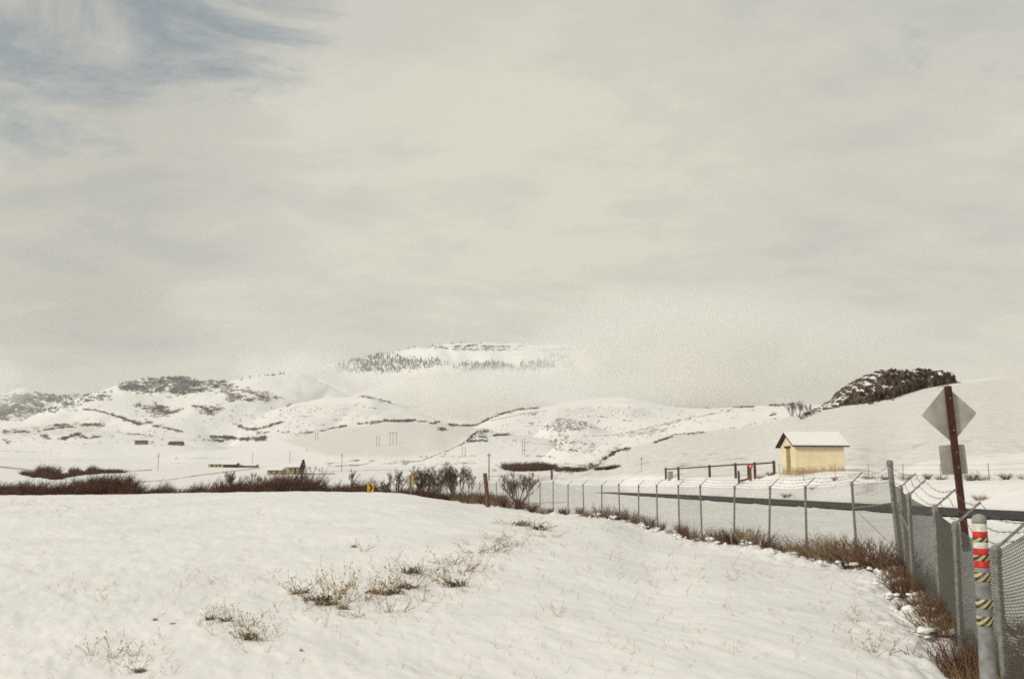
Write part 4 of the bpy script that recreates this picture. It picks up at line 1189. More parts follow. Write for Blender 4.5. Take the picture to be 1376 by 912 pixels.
# dark conifer
p = at(406.5, 210); hh = ztop(616.5, 210) - p.z
t = empty('conifer_tree', p, label='single dark conifer beside the farmhouse', cat='tree')
mb = MB(); mb.tube([(0, 0, -.2), (0, 0, hh * .3)], .12, 6); mb.build('trunk', M['bark'], t)
R2 = np.random.default_rng(3); vs, fs = [], []
for k in range(800):
    q = R2.random() ** .8; a = R2.uniform(0, 6.28); rr = hh * .33 * (1 - q) * R2.uniform(.5, 1.15) + .05
    c = np.array([rr*math.cos(a), rr*math.sin(a), hh * (.08 + .9 * q)])
    b = len(vs)
    tip = c + np.array([math.cos(a), math.sin(a), -.35]) * hh * .06
    sd = np.array([-math.sin(a), math.cos(a), 0]) * hh * .035
    vs += [c - sd, c + sd, tip]; fs.append((b, b+1, b+2))
link('crown', np_mesh('crown', vs, fs, M['conifer']), t)

# ------------------------------------------------------------------ rock outcrop
def outcrop():
    ns, nt_ = 260, 40
    S = np.linspace(0, 1, ns); TH = np.linspace(0, math.pi, nt_)
    px = 1066 + S * 216
    top = pchip([1066, 1084, 1097, 1110, 1125, 1145, 1163, 1176, 1190, 1205, 1225, 1240, 1262, 1276, 1282],
                [563, 556.5, 550, 543, 533, 520, 509, 502.5, 498, 496, 497, 496, 498.5, 502, 515], px)
    bot = pchip([1066, 1095, 1120, 1145, 1165, 1185, 1215, 1250, 1282], [564, 558, 551, 543, 538, 533, 528, 523, 515], px)
    V_, = [[]]
    for i in range(ns):
        t, _ = st(px[i], 540); u = float(u_of_t(t))
        D = float(np.interp(u, [835, 1100, 1376], [200, 235, 270])) - 3.0
        zb = ztop(bot[i], D, px[i]) - 1.2; zt = ztop(top[i], D, px[i])
        Hh = max(zt - zb, .1); depth = 3.0 + Hh * (1.5 if S[i] < .5 else .75)
        for th in TH:
            f = math.sin(th) ** (.45 + .2 * (1 - float(sstep(.35, .55, S[i]))))   # cliff-like towards the right end
            yy = D - math.cos(th) * depth + depth * .3
            xx = float(t) * D + 0.0
            zz = zb + Hh * f
            V_.append((xx, yy, zz, S[i], th, Hh))
    A = np.array(V_)
    x, y, z, s_, th, Hh = A.T
    # columns, ledges, cracks
    cell = vnoise(x / 1.5, z / 4.0 + y / 9, 5) ; col_ = np.floor((x + .7 * vnoise(z / 2.5, x / 5, 9)) / 1.05)
    hsh = (np.sin(col_ * 91.7) * 43758.5) % 1.0
    front = np.clip(np.cos(th), 0, 1) ** .5
    amp = np.clip(Hh / 6, 0.15, 1)
    y = y - front * amp * (1.7 * hsh + .8 * np.round(2.5 * fbm(x / 1.5, z / .8, 15, 3, .6)) / 2.5)
    led = vnoise(x / 3.5, z / .9, 25)
    y = y - front * amp * 1.35 * np.sign(led) * np.abs(led) ** .5 * (1 - .55 * sstep(.45, .6, s_))
    relz = (z - z.reshape(ns, nt_)[:, :1].repeat(nt_, 1).ravel()) / Hh + .10 * vnoise(x / 2.5, x * 0, 44)
    y = y - 2.6 * amp * sstep(.50, .40, relz) * np.clip(np.cos(th), 0, 1) ** .3 * sstep(.22, .32, s_) * sstep(.72, .6, s_)
    z = z + np.sin(th) * amp * (.40 * fbm(x / 1.8, y / 3, 35, 3, .5) + .95 * (hsh - .5)) * sstep(0, .08, s_) * sstep(1, .96, s_)
    vv = np.stack([x, y, z], 1)
    ii, jj = np.meshgrid(np.arange(ns - 1), np.arange(nt_ - 1), indexing='ij'); a = (ii * nt_ + jj).ravel()
    ff = np.stack([a, a + nt_, a + nt_ + 1, a + 1], 1)
    return vv, ff
m = bpy.data.materials.new('outcrop_rock'); m.use_nodes = True
nt = m.node_tree; b = nt.nodes['Principled BSDF']; b.inputs['Roughness'].default_value = .9; b.inputs['Specular IOR Level'].default_value = .2
L = nt.links.new; N = nt.nodes.new
geo = N('ShaderNodeNewGeometry'); sep = N('ShaderNodeSeparateXYZ'); L(geo.outputs['Normal'], sep.inputs[0])
mp = N('ShaderNodeMapping'); mp.inputs['Scale'].default_value = (.7, .7, .35); L(geo.outputs['Position'], mp.inputs['Vector'])
n1 = N('ShaderNodeTexNoise'); n1.inputs['Scale'].default_value = .9; n1.inputs['Detail'].default_value = 7; n1.inputs['Roughness'].default_value = .65; L(mp.outputs['Vector'], n1.inputs['Vector'])
cr = N('ShaderNodeValToRGB'); e = cr.color_ramp.elements
e[0].position = .39; e[0].color = (.016, .012, .009, 1); e[1].position = .70; e[1].color = (.20, .135, .085, 1)
x_ = e.new(.46); x_.color = (.095, .062, .040, 1)
L(n1.outputs['Fac'], cr.inputs['Fac'])
n2 = N('ShaderNodeTexNoise'); n2.inputs['Scale'].default_value = .7; n2.inputs['Detail'].default_value = 5; L(geo.outputs['Position'], n2.inputs['Vector'])
ad = N('ShaderNodeMath'); ad.operation = 'MULTIPLY_ADD'; L(n2.outputs['Fac'], ad.inputs[0]); ad.inputs[1].default_value = .9; L(sep.outputs['Z'], ad.inputs[2])
mr = N('ShaderNodeMapRange'); mr.inputs['From Min'].default_value = 1.31; mr.inputs['From Max'].default_value = 1.38; L(ad.outputs['Value'], mr.inputs['Value'])
mx = N('ShaderNodeMixRGB'); # joints between the blocks
mp2 = N('ShaderNodeMapping'); mp2.inputs['Scale'].default_value = (1.0, 1.0, .45); L(geo.outputs['Position'], mp2.inputs['Vector'])
nz = N('ShaderNodeTexNoise'); nz.inputs['Scale'].default_value = .8; nz.inputs['Detail'].default_value = 4; L(mp2.outputs['Vector'], nz.inputs['Vector'])
va = N('ShaderNodeMixRGB'); va.blend_type = 'ADD'; va.inputs['Fac'].default_value = 1.2; L(mp2.outputs['Vector'], va.inputs['Color1']); L(nz.outputs['Color'], va.inputs['Color2'])
vo = N('ShaderNodeTexVoronoi'); vo.feature = 'DISTANCE_TO_EDGE'; vo.inputs['Scale'].default_value = .85; L(va.outputs['Color'], vo.inputs['Vector'])
vm = N('ShaderNodeMapRange'); vm.inputs['From Min'].default_value = .02; vm.inputs['From Max'].default_value = .16; vm.inputs['To Min'].default_value = .92; vm.inputs['To Max'].default_value = 0; L(vo.outputs['Distance'], vm.inputs['Value'])
vx = N('ShaderNodeMixRGB'); L(vm.outputs['Result'], vx.inputs['Fac']); L(cr.outputs['Color'], vx.inputs['Color1']); vx.inputs['Color2'].default_value = (.014, .011, .009, 1)
L(mr.outputs['Result'], mx.inputs['Fac']); L(vx.outputs['Color'], mx.inputs['Color1']); mx.inputs['Color2'].default_value = (.8, .79, .77, 1)
L(mx.outputs['Color'], b.inputs['Base Color'])
bp = N('ShaderNodeBump'); bp.inputs['Distance'].default_value = .25; bp.inputs['Strength'].default_value = .7; L(n1.outputs['Fac'], bp.inputs['Height']); L(bp.outputs['Normal'], b.inputs['Normal'])
vv, ff = outcrop()
link('rock_outcrop', np_mesh('rock_outcrop', vv, ff, m), label='long dark brown rock outcrop with snowy ledges crowning the right slope', cat='rock')
oc_c = vv
# loose rocks and shrubs spilling below the outcrop
pl = Pool()
for (pts, h0, h1, w) in [(line_points([(1078, 560), (1100, 551), (1125, 541), (1160, 533)], 170, 2.4), 2, 5.5, 1.5), (clusters([(1160, 536), (1190, 530), (1196, 538), (1170, 543)], 18, 8, 3), 2, 5, 1.5),
                         (line_points([(1120, 552), (1160, 541), (1225, 527), (1275, 518)], 60, 1.2), 1.2, 2.6, 1.8)]:
    plant(pl, pts, h0, h1, w)
pl.build('outcrop_scrub', M['scrub'], label='dark scrub and rubble scattered along the snowy foot of the outcrop', cat='scrub', kind='stuff')
for i, (px, py, hp) in enumerate([(1064, 558, 18), (1073, 558, 22), (1084, 556, 16)]):
    q = hit(px, py + 1); 
    bare_tree('bare_bush', q, hp * q.y / F, 1.1, 60 + i, f'{["outermost", "tallest", "inmost"][i]} leafless bush on the crest at the low end of the outcrop', 'leafless bushes by the outcrop', stems=4, cat='bush')

# ------------------------------------------------------------------ utility poles
def pole_px(px, py, ptop, label, cross=None, r=.13, group='utility poles across the valley'):
    p = hit(px, py); h = ztop(ptop, p.y) - p.z
    r = max(r, p.y * .00022)
    t = empty('utility_pole', p, random.uniform(-.3, .3), label=label, cat='utility pole', group=group)
    mb = MB(); mb.tube([(0, 0, -.5), (0, 0, h)], [r * 1.15, r * .8], 8); mb.build('pole', M['grey wood'], t)
    for q in (cross or []):
        mb = MB(); mb.box((0, -r, h * q), (h * .17, r * 1.1, r * 1.2)); mb.build('crossarm', M['grey wood'], t)
    return t
pole_px(212, 632, 607, 'utility pole with a low crossarm on the white field left of the yellow barn', [.78])
pole_px(339, 627, 608, 'tall plain utility pole at the end of the long yellow barn', [.9])
pole_px(389, 626, 606, 'utility pole rising behind the farmhouse roof', [.93])
pole_px(459, 634, 608, 'utility pole with crossarm standing right of the farmhouse trees', [.86])
pole_px(657, 645, 608, 'utility pole just behind the leaning brown post', [.9])
pole_px(242, 640, 628, 'short far pole', None) if False else None
def frame_px(pxs, py, ptop, label, bar=True):
    p0 = hit(sum(pxs) / len(pxs), py)
    t = empty('pylon', p0, label=label, cat='pylon', group='wooden pylons on the middle snowfield')
    h = ztop(ptop, p0.y) - p0.z; k = p0.y / F; r = max(.16, p0.y * .00021)
    mid = sum(pxs) / len(pxs)
    for x in pxs:
        mb = MB(); mb.tube([((x - mid) * k, 0, -2), ((x - mid) * k, 0, h)], r, 6); mb.build('pole', M['grey wood'], t)
    if bar:
        x0, x1 = (pxs[0] - mid - 2) * k, (pxs[-1] - mid + 2) * k
        mb = MB(); mb.box(((x0 + x1) / 2, -r * 1.2, h * .93), (x1 - x0, r * 1.2, r * 1.6)); mb.build('crossarm', M['grey wood'], t)
frame_px([506, 509.5], 600, 585, 'two-legged wooden pylon left of the three-legged one on the smooth snowfield', False)
frame_px([524, 528, 532.5], 597, 580.5, 'three-legged wooden pylon with a crossbar on the smooth snowfield')
frame_px([621, 625], 613, 600, 'two-legged pylon at the foot of the slanting field boundary', False)
frame_px([702, 705], 611, 589, 'tall two-legged pylon between the speckled knoll and the lone bush', False)
frame_px([423.5, 426.5], 591, 577, 'two-legged pylon at the left end of the smooth snowfield', False)

# ------------------------------------------------------------------ far buildings
def farm_building(name, px0, px1, py_base, py_eave, py_ridge, label, wall='tan', depth=7, windows=(), roofmat='snowcap', doors=(), over=.5):
    p = hit((px0 + px1) / 2, py_base); k = p.y / F
    w = (px1 - px0) * k; he = ztop(py_eave, p.y) - p.z; hr = ztop(py_ridge, p.y) - p.z
    t = empty(name, p, label=label, cat='building')
    mb = MB()
    prof = [(-depth/2, -1.5), (depth/2, -1.5), (depth/2, he), (0, hr - .1), (-depth/2, he)]
    mb.prism(prof, w, (0, depth/2, 0), (0, 1, 0), (0, 0, 1), (1, 0, 0)); mb.build('wall', M[wall], t)
    mb = MB()
    sl = (hr - he) / (depth / 2); o = over
    prof = [(-depth/2 - o, he - sl*o), (0, hr), (depth/2 + o, he - sl*o), (depth/2 + o, he - sl*o + .35), (0, hr + .35), (-depth/2 - o, he - sl*o + .35)]
    mb.prism(prof, w + 2 * o, (0, depth/2, 0), (0, 1, 0), (0, 0, 1), (1, 0, 0)); mb.build('roof', M[roofmat], t)
    for (a, b_, z0, z1) in windows:
        mb = MB(); mb.box(((a + b_) / 2 * w - w/2, -.04, (z0 + z1) / 2 * he), ((b_ - a) * w, .12, (z1 - z0) * he)); mb.build('window', M['glass'], t)
    for (a, b_) in doors:
        mb = MB(); mb.box(((a + b_) / 2 * w - w/2, -.04, he * .42), ((b_ - a) * w, .12, he * .84)); mb.build('door', M['darkopen'], t)
    return t
farm_building('barn', 280, 300, 627.5, 623.2, 621.8, 'long low yellowish barn on the valley floor with dark door openings', 'tan', 9, (), 'snowcap', [(.2, .3), (.5, .58), (.72, .8)])
farm_building('barn', 300, 316.5, 628, 623.5, 621.2, 'dark brown open shed joined to the end of the yellowish barn', 'darkopen', 8, (), 'snowcap')
farm_building('barn', 317, 343, 628, 625.2, 623.8, 'low brown stable row between the dark open shed and the tall pole', 'brownwall', 7, [(.1, .2, .3, .8), (.4, .5, .3, .8), (.7, .8, .3, .8)], 'snowcap')
farm_building('farmhouse', 359, 378, 638, 631, 628.5, 'tan farmhouse wing with a snowy roof behind the thicket', 'tan', 6, [(.2, .35, .4, .75), (.6, .75, .4, .75)], 'snowcap')
farm_building('farmhouse', 378, 401, 637, 627, 623, 'taller tan farmhouse with a snowy gable roof beside the dark conifer', 'tan', 8, [(.15, .27, .45, .75), (.5, .62, .45, .75)], 'snowcap', [(.75, .84)])
farm_building('hut', 181, 195, 597, 592.5, 591.5, 'small brown hut on the snow slope left of the round bush', 'brownwall', 8, (), 'fascia')
farm_building('barn', 226, 243, 598, 595.5, 592.8, 'dark-roofed barn low on the left snow slope', 'brownwall', 10, (), 'fascia', [(.3, .5)])
farm_building('farmhouse', 1, 2, 700, 1, 1, '') if False else None

# ------------------------------------------------------------------ cream pump shed
def shed():
    y0 = 82.0
    th = math.radians(18.2 + 25)         # wall normal turned away from the line of sight
    th = math.radians(-(18.2 - 25.7))    # long wall heading (rotation about z)
    W, Ln, he, hr = 2.95, 4.55, 2.55, 3.55
    c = at(1070.5, 80.6)                 # near corner (gable end meets the long wall)
    z0 = ztop(636, 80.6)
    t = empty('pump_shed', (c.x, c.y, z0), math.radians(7.5), label='small cream pump shed with a snowy gable roof on the rise past the road', cat='shed')
    # local axes: +x along the long wall, +y to the back
    door_y0, door_y1, door_h = 1.0, 1.95, 2.28
    mb = MB()
    # long walls
    mb.box((Ln/2, .08, he/2 - .6), (Ln, .16, he + 1.2)); mb.box((Ln/2, W - .08, he/2 - .6), (Ln, .16, he + 1.2))
    # far gable
    mb.prism([(.161, -1.2), (W-.161, -1.2), (W-.161, he - .02), (W/2, hr - .06), (.161, he - .02)], .16, (Ln - .08, 0, 0), (0, 1, 0), (0, 0, 1), (1, 0, 0))
    # near gable with a doorway
    mb.prism([(.161, -1.2), (door_y0, -1.2), (door_y0, door_h), (door_y1, door_h), (door_y1, -1.2), (W-.161, -1.2), (W-.161, he - .02), (W/2, hr - .06), (.161, he - .02)], .16, (.08, 0, 0), (0, 1, 0), (0, 0, 1), (1, 0, 0))
    mb.build('wall', M['cream'], t)
    mb = MB(); mb.box((.1, (door_y0 + door_y1)/2, door_h/2 - .2), (.06, door_y1 - door_y0 - .02, door_h + .36)); d = mb.build('door', M['door'], t)
    mb = MB(); mb.tube([(.06, door_y0 + .14, 1.0), (.02, door_y0 + .14, 1.0), (.02, door_y0 + .14, 1.12)], .02, 6); mb.build('handle', M['black'], d)
    mb = MB(); mb.box((-.015, (door_y0 + door_y1)/2, door_h + .09), (.1, door_y1 - door_y0 + .3, .16)); mb.build('lintel', M['fascia'], t)
    sl = (hr - he) / (W/2); o = .34; g = .38
    def roofprof(dz0, dz1, oo):
        return [(-oo, he - sl*oo + dz0), (W/2, hr + dz0), (W + oo, he - sl*oo + dz0), (W + oo, he - sl*oo + dz1), (W/2, hr + dz1), (-oo, he - sl*oo + dz1)]
    mb = MB(); mb.prism(roofprof(.0, .11, o), Ln + 2*g, (Ln/2, 0, 0), (0, 1, 0), (0, 0, 1), (1, 0, 0)); r = mb.build('roof', M['fascia'], t)
    mb = MB(); mb.prism(roofprof(.113, .20, o - .03), Ln + 2*g - .07, (Ln/2, 0, 0), (0, 1, 0), (0, 0, 1), (1, 0, 0)); mb.build('snow_cover', M['snowcap'], r)
shed()

# ------------------------------------------------------------------ brown pipe barrier in front of the shed
def barrier():
    spec = [(895, 647, 629, 119), (912, 647.5, 628, 115), (954, 642, 625, 104), (989, 643, 622.5, 98.5), (1015, 642, 621.5, 95), (1041, 639, 619.5, 91)]
    P = [at(px, y) for px, _, _, y in spec]
    c = P[2]
    t = empty('pipe_barrier', c, label='low brown post-and-rail barrier left of the cream shed', cat='barrier')
    T_ = []
    for (px, pb, pt, y), g in zip(spec, P):
        top = ztop(pt, y); mb = MB(); mb.tube([g - c - Vector((0, 0, .4)), Vector((g.x, g.y, top)) - c], .14, 10); mb.lathe([(.15, 0), (.15, .05), (.02, .08)], 10, Vector((g.x, g.y, top)) - c)
        mb.build('post', M['rail'], t); T_.append(Vector((g.x, g.y, top - .12)) - c)
    mb = MB()
    for a_, b_ in zip(T_[:-1], T_[1:]): mb.tube([a_, b_], .085, 8)
    mb.build('rail', M['rail'], t)
    c2 = at(1001, 95)
    t2 = empty('valve_guard', c2, label='short brown guard posts around a valve inside the pipe barrier', cat='guard rail')
    for px, y in ((993, 96), (1009, 93.5), (1006, 97)):
        g = at(px, y); mb = MB(); mb.tube([g - c2 - Vector((0, 0, .4)), g - c2 + Vector((0, 0, 1.35))], .11, 8); mb.build('post', M['rail'], t2)
    mb = MB(); a_, b_ = at(993, 96) - c2, at(1009, 93.5) - c2; mb.tube([a_ + Vector((0, 0, .25)), b_ + Vector((0, 0, .25))], .1, 8); mb.build('low_rail', M['rail'], t2)
barrier()
def marker_stake(px, pb, pt, y, label, head=.26, white=False, lean=0, wz=None):
    g = at(px, y); h = ztop(pt, y) - g.z
    t = empty('marker_stake', g, label=label, cat='marker', group='red-topped marker stakes along the far verge')
    mb = MB(); mb.tube([(0, 0, -.3), (lean, 0, h)], .03, 6); mb.build('stake', M['tpost'], t)
    mb = MB(); mb.prism([(math.cos(a)*head*.55, math.sin(a)*head*.6) for a in [k*math.pi/4 + .39 for k in range(8)]], .03, (lean, -.05, h), (1, 0, 0), (0, 0, 1), (0, 1, 0)); hd = mb.build('reflector', M['red'], t)
    if white:
        mb = MB(); mb.box((lean, -.075, h), (head*.55, .012, head*.18)); mb.box((lean, -.077, h), (head*.16, .012, head*.55)); mb.build('emblem', M['white'], hd)
marker_stake(1009, 643, 626, 90, 'red round marker with a pale symbol inside the brown pipe barrier', .46, True)
marker_stake(861.5, 645, 616, 135, 'thin stake with a small red reflector on the slope left of the barrier', .26, False, .15)
marker_stake(716, 645, 636.5, 105, 'short red-faced marker beside the vase-shaped leafless bush', .26, False)
# pale green utility pedestal
g = at(901, 117.5)
t = empty('utility_pedestal', g, .3, label='pale green utility box between the first two posts of the brown barrier', cat='utility box')
mb = MB(); mb.box((0, 0, .35), (.55, .42, 1.0)); mb.build('body', M['pedestal'], t)
mb = MB(); mb.prism([(-.30, .853), (.30, .853), (.26, .95), (-.26, .95)], .47, (0, 0, 0), (1, 0, 0), (0, 0, 1), (0, 1, 0)); mb.build('lid', M['pedestal'], t)

# ------------------------------------------------------------------ steel-post wire fence past the road
def wire_fence():
    pts = [(1050, 80.5, .18, 641), (1081, 77.5, .12, 640), (1123, 74, 0, 640), (1168, 69.5, .0, 640), (1214, 67, -.05, 640), (1265, 64, 0, 640), (1330, 60.5, .02, 641), (1392, 57.5, 0, 641), (1465, 54, .05, 641), (1545, 50, 0, 641)]
    c = at(1168, 69.5)
    t = empty('wire_fence', c, label='sagging wire fence on rusty steel posts running past the cream shed', cat='fence')
    T_ = []
    for px, y, ln, _ in pts:
        g = at(px, y) - c; h = 1.12
        mb = MB(); a_, b_ = g - Vector((0, 0, .3)), g + Vector((-ln, 0, h)); mb.bar(a_, b_, .055, .016); mb.bar(a_ + Vector((0, .026, 0)), b_ + Vector((0, .018, 0)), .014, .03)
        mb.build('steel_post', M['tpost'], t); T_.append((g, b_))
    for q in (.3, .62, .93):
        mb = MB(); line = []
        for (a_, b_), (c_, d_) in zip(T_[:-1], T_[1:]):
            for k in range(5):
                f = k / 5; line.append(a_.lerp(b_, q).lerp(c_.lerp(d_, q), f) - Vector((0, 0, .12 * f * (1-f))))
        mb.tube(line, .007, 4); mb.build('wire', M['tpost'], t)
wire_fence()
R = random.Random(31)
for j, (px, y, h, w) in enumerate([(1056, 76, .45, 1.6), (1092, 73.6, .3, 1.6), (1122, 71.5, .35, 1.3), (1168, 69.4, .4, 1.4), (1190, 68.3, .4, 1.4), (1218, 67, .45, 1.3), (1247, 65.3, .5, 1.2), (1265, 64.2, .4, 1.4), (1306, 62, .75, 1.2), (1320, 61.4, .4, 1.6), (1352, 59.8, .5, 1.6), (1378, 58.5, .4, 1.4), (1036, 86, .5, 1.5), (1022, 88, .4, 1.8)]):
    g = at(px, y); t = empty('dead_shrub', g, R.uniform(0, 6), label=f'low brown tuft under the wire fence, {ORD[j]} counted from the shed door' if j < 12 else f'brown tuft in the snow {"between shed door and brown barrier" if j == 12 else "at the last post of the brown barrier"}', cat='shrub', group='tufts under the wire fence')
    s = link('stems', SHRUB_ME[j % 4], t); s.scale = (h * w, h * w, h)
g = at(1315, 52.5); t = empty('tumbleweed', g, label='lone rusty tumbleweed on the snow just past the road behind the sign post', cat='weed')
s = link('stems', SHRUB_ME[3], t); s.scale = (.55, .55, .42)
# grass along the far verge and the shed foot
pl = Pool()
for _ in range(170):
    px, y = R.uniform(985, 1500), 0; y = np.interp(px, [985, 1050, 1168, 1330, 1545], [92, 76, 69.5, 60.5, 50]) + R.gauss(0, .5); g = at(px, y)
    v, f = TINY[R.randrange(5)]; h = R.uniform(.15, .45); pl.add(xform(v, g, h, h, h, R.uniform(0, 6)), f)
for _ in range(80):
    px = R.uniform(1046, 1136); g = at(px, 79.5 + R.uniform(-.5, .3)); v, f = TINY[R.randrange(5)]; h = R.uniform(.2, .5); pl.add(xform(v, g, h, h, h, 0), f)
pl.build('verge_grass', M['weed'], label='dry grass fringe along the wire fence and the shed foot', cat='grass', kind='stuff')

# ------------------------------------------------------------------ brown timber posts in the fence line
def timber_post(px, pt, y, r, label, lean=0.0, wire=None):
    g = at(px, y); h = ztop(pt, y) - g.z
    t = empty('timber_post', g, label=label, cat='post')
    mb = MB(); mb.tube([(lean, 0, -.4), (lean * .5, 0, h * .5), (0, 0, h)], [r * 1.05, r, r * .95], 10); mb.build('post', M['wood'], t)
    if wire:
        mb = MB(); a_ = at(wire[0], wire[1]) - g; mb.tube([(0, 0, h * .8), a_], .02, 5); mb.build('brace_wire', M['barb'], t)
timber_post(651.5, 635.5, 66, .15, 'tall leaning red-brown timber post behind the far end of the chain-link fence', .28, (625, 72))
timber_post(741.5, 631.5, 185, .24, 'short upright brown timber post beyond the fence right of the vase-shaped bush')

# ------------------------------------------------------------------ chevron signs on the bend
def chevron(px, pc, y, wpx, hpx, rz, label, back_plate=False):
    g = at(px, y); k = y / F; w, h = wpx * k, hpx * k; zc = ztop(pc, y) - g.z
    t = empty('chevron_sign', g, rz, label=label, cat='road sign', group='chevron signs on the road bend')
    mb = MB(); mb.bar((0, .06, -.3), (0, .06, zc + h * .5), .07, .05); mb.build('post', M['galv'], t)
    mb = MB(); mb.box((0, 0, zc), (w, .02, h)); pn = mb.build('panel', M['yellow'], t)
    a_ = .30 * w; s_ = .24 * w
    mb = MB(); mb.prism([(-a_, -.42*h), (-a_ + s_*1.3, -.42*h), (a_ + .05*w, 0), (-a_ + s_*1.3, .42*h), (-a_, .42*h), (a_ - s_*1.1, 0)], .008, (0, -.016, zc), (1, 0, 0), (0, 0, 1), (0, 1, 0)); mb.build('arrow', M['black'], pn)
    if back_plate:
        mb = MB(); mb.box((-w * .1, .12, zc - .05), (w * 1.05, .02, h * .95), Matrix.Rotation(1.35, 3, 'Z')); mb.build('back_plate', M['signback'], t)
chevron(498, 655, 76, 8.5, 11, .1, 'yellow chevron sign with a black arrow facing us over the snowy rise')
chevron(553, 645.5, 84, 11, 15, 1.05, 'yellow chevron sign turned almost edge-on among the leafless trees', True)
g = at(446.5, 72); t = empty('survey_marker', g, label='tiny orange marker peeking over the snowy rise', cat='marker')
mb = MB(); mb.lathe([(.14, -.3), (.12, .5), (.04, ztop(658.8, 72) - g.z)], 10); mb.build('cone', M['red'], t)

# ------------------------------------------------------------------ road sign seen from behind
def road_sign():
    y = 22.0
    gx = float(st(1300, 738)[0]) * y; g = Vector((gx, y, gz(gx, y))); zb = g.z; top = Vector((float(st(1273.5, 519)[0]) * y, y, ztop(519, y, 1273)))
    zt = top.z
    def on(py):      # point of the post at a photo row
        q = (ztop(py, y, 1285) - zb) / (zt - zb); return g.lerp(top, q)
    t = empty('road_sign', g, label='grey-backed diamond road sign with a square plate on a red-brown post', cat='road sign')
    mb = MB(); mb.bar(Vector((0, 0, -.4)), top - g, .145, .09, (0, 1, 0)); mb.build('post', M['redpost'], t)
    d = (top - g).normalized(); side = Vector((1, 0, -d.x / max(d.z, .1) * 1.0)); side = (Vector((1, 0, 0)) - d * d.x).normalized(); f = side.cross(d)
    def plate(cpy, pts, name, off):
        c = on(cpy) - g + Vector((0, .10, 0)) + side * off
        mb = MB(); mb.prism(pts, .012, c, side, d, f); return mb.build(name, M['signback'], t)
    k = y / F
    def rounded(pts, r):
        out = []
        n = len(pts)
        for i in range(n):
            p0, p1, p2 = Vector(pts[i-1]), Vector(pts[i]), Vector(pts[(i+1) % n])
            a_, b_ = p1 + (p0 - p1).normalized() * r, p1 + (p2 - p1).normalized() * r
            for q in (0, .33, .66, 1): 
                out.append(tuple((a_.lerp(p1, q)).lerp(p1.lerp(b_, q), q)))
        return out
    hd = 37.5 * k
    plate(556, rounded([(-hd, 0), (0, -hd * 1.03), (hd, 0), (0, hd * 1.03)], .06), 'diamond_plate', 0)
    hw, hh = 17.5 * k, 19.5 * k
    plate(617, rounded([(-hw, -hh), (hw, -hh), (hw, hh), (-hw, hh)], .03), 'square_plate', -.03)
    for py in (535, 578, 607, 628):
        c = on(py) - g; mb = MB(); mb.tube([c + Vector((0, -.065, 0)), c + Vector((0, -.035, 0))], .02, 8); mb.build('bolt', M['galv'], t)
road_sign()

# ------------------------------------------------------------------ striped marker post in front
hz = bpy.data.materials.new('hazard_tape'); hz.use_nodes = True
nt = hz.node_tree; b = nt.nodes['Principled BSDF']; b.inputs['Roughness'].default_value = .5; L = nt.links.new; N = nt.nodes.new
tc = N('ShaderNodeTexCoord'); sp_ = N('ShaderNodeSeparateXYZ'); L(tc.outputs['Object'], sp_.inputs[0])
ad = N('ShaderNodeMath'); ad.operation = 'SUBTRACT'; L(sp_.outputs['X'], ad.inputs[1]); L(sp_.outputs['Z'], ad.inputs[0])
mu = N('ShaderNodeMath'); mu.operation = 'MULTIPLY'; mu.inputs[1].default_value = 19.0; L(ad.outputs[0], mu.inputs[0])
fr = N('ShaderNodeMath'); fr.operation = 'FRACT'; L(mu.outputs[0], fr.inputs[0])
gt = N('ShaderNodeMath'); gt.operation = 'GREATER_THAN'; gt.inputs[1].default_value = .5; L(fr.outputs[0], gt.inputs[0])
mx = N('ShaderNodeMixRGB'); L(gt.outputs[0], mx.inputs['Fac']); mx.inputs['Color1'].default_value = (.03, .025, .016, 1); mx.inputs['Color2'].default_value = (.46, .38, .19, 1)
wn = N('ShaderNodeTexNoise'); wn.inputs['Scale'].default_value = 30; wn.inputs['Detail'].default_value = 6; L(tc.outputs['Object'], wn.inputs['Vector'])
wr = N('ShaderNodeMapRange'); wr.inputs['From Min'].default_value = .54; wr.inputs['From Max'].default_value = .68; wr.inputs['To Max'].default_value = .65; L(wn.outputs['Fac'], wr.inputs['Value'])
wx = N('ShaderNodeMixRGB'); L(wr.outputs['Result'], wx.inputs['Fac']); L(mx.outputs['Color'], wx.inputs['Color1']); wx.inputs['Color2'].default_value = (.21, .19, .14, 1)
L(wx.outputs['Color'], b.inputs['Base Color'])
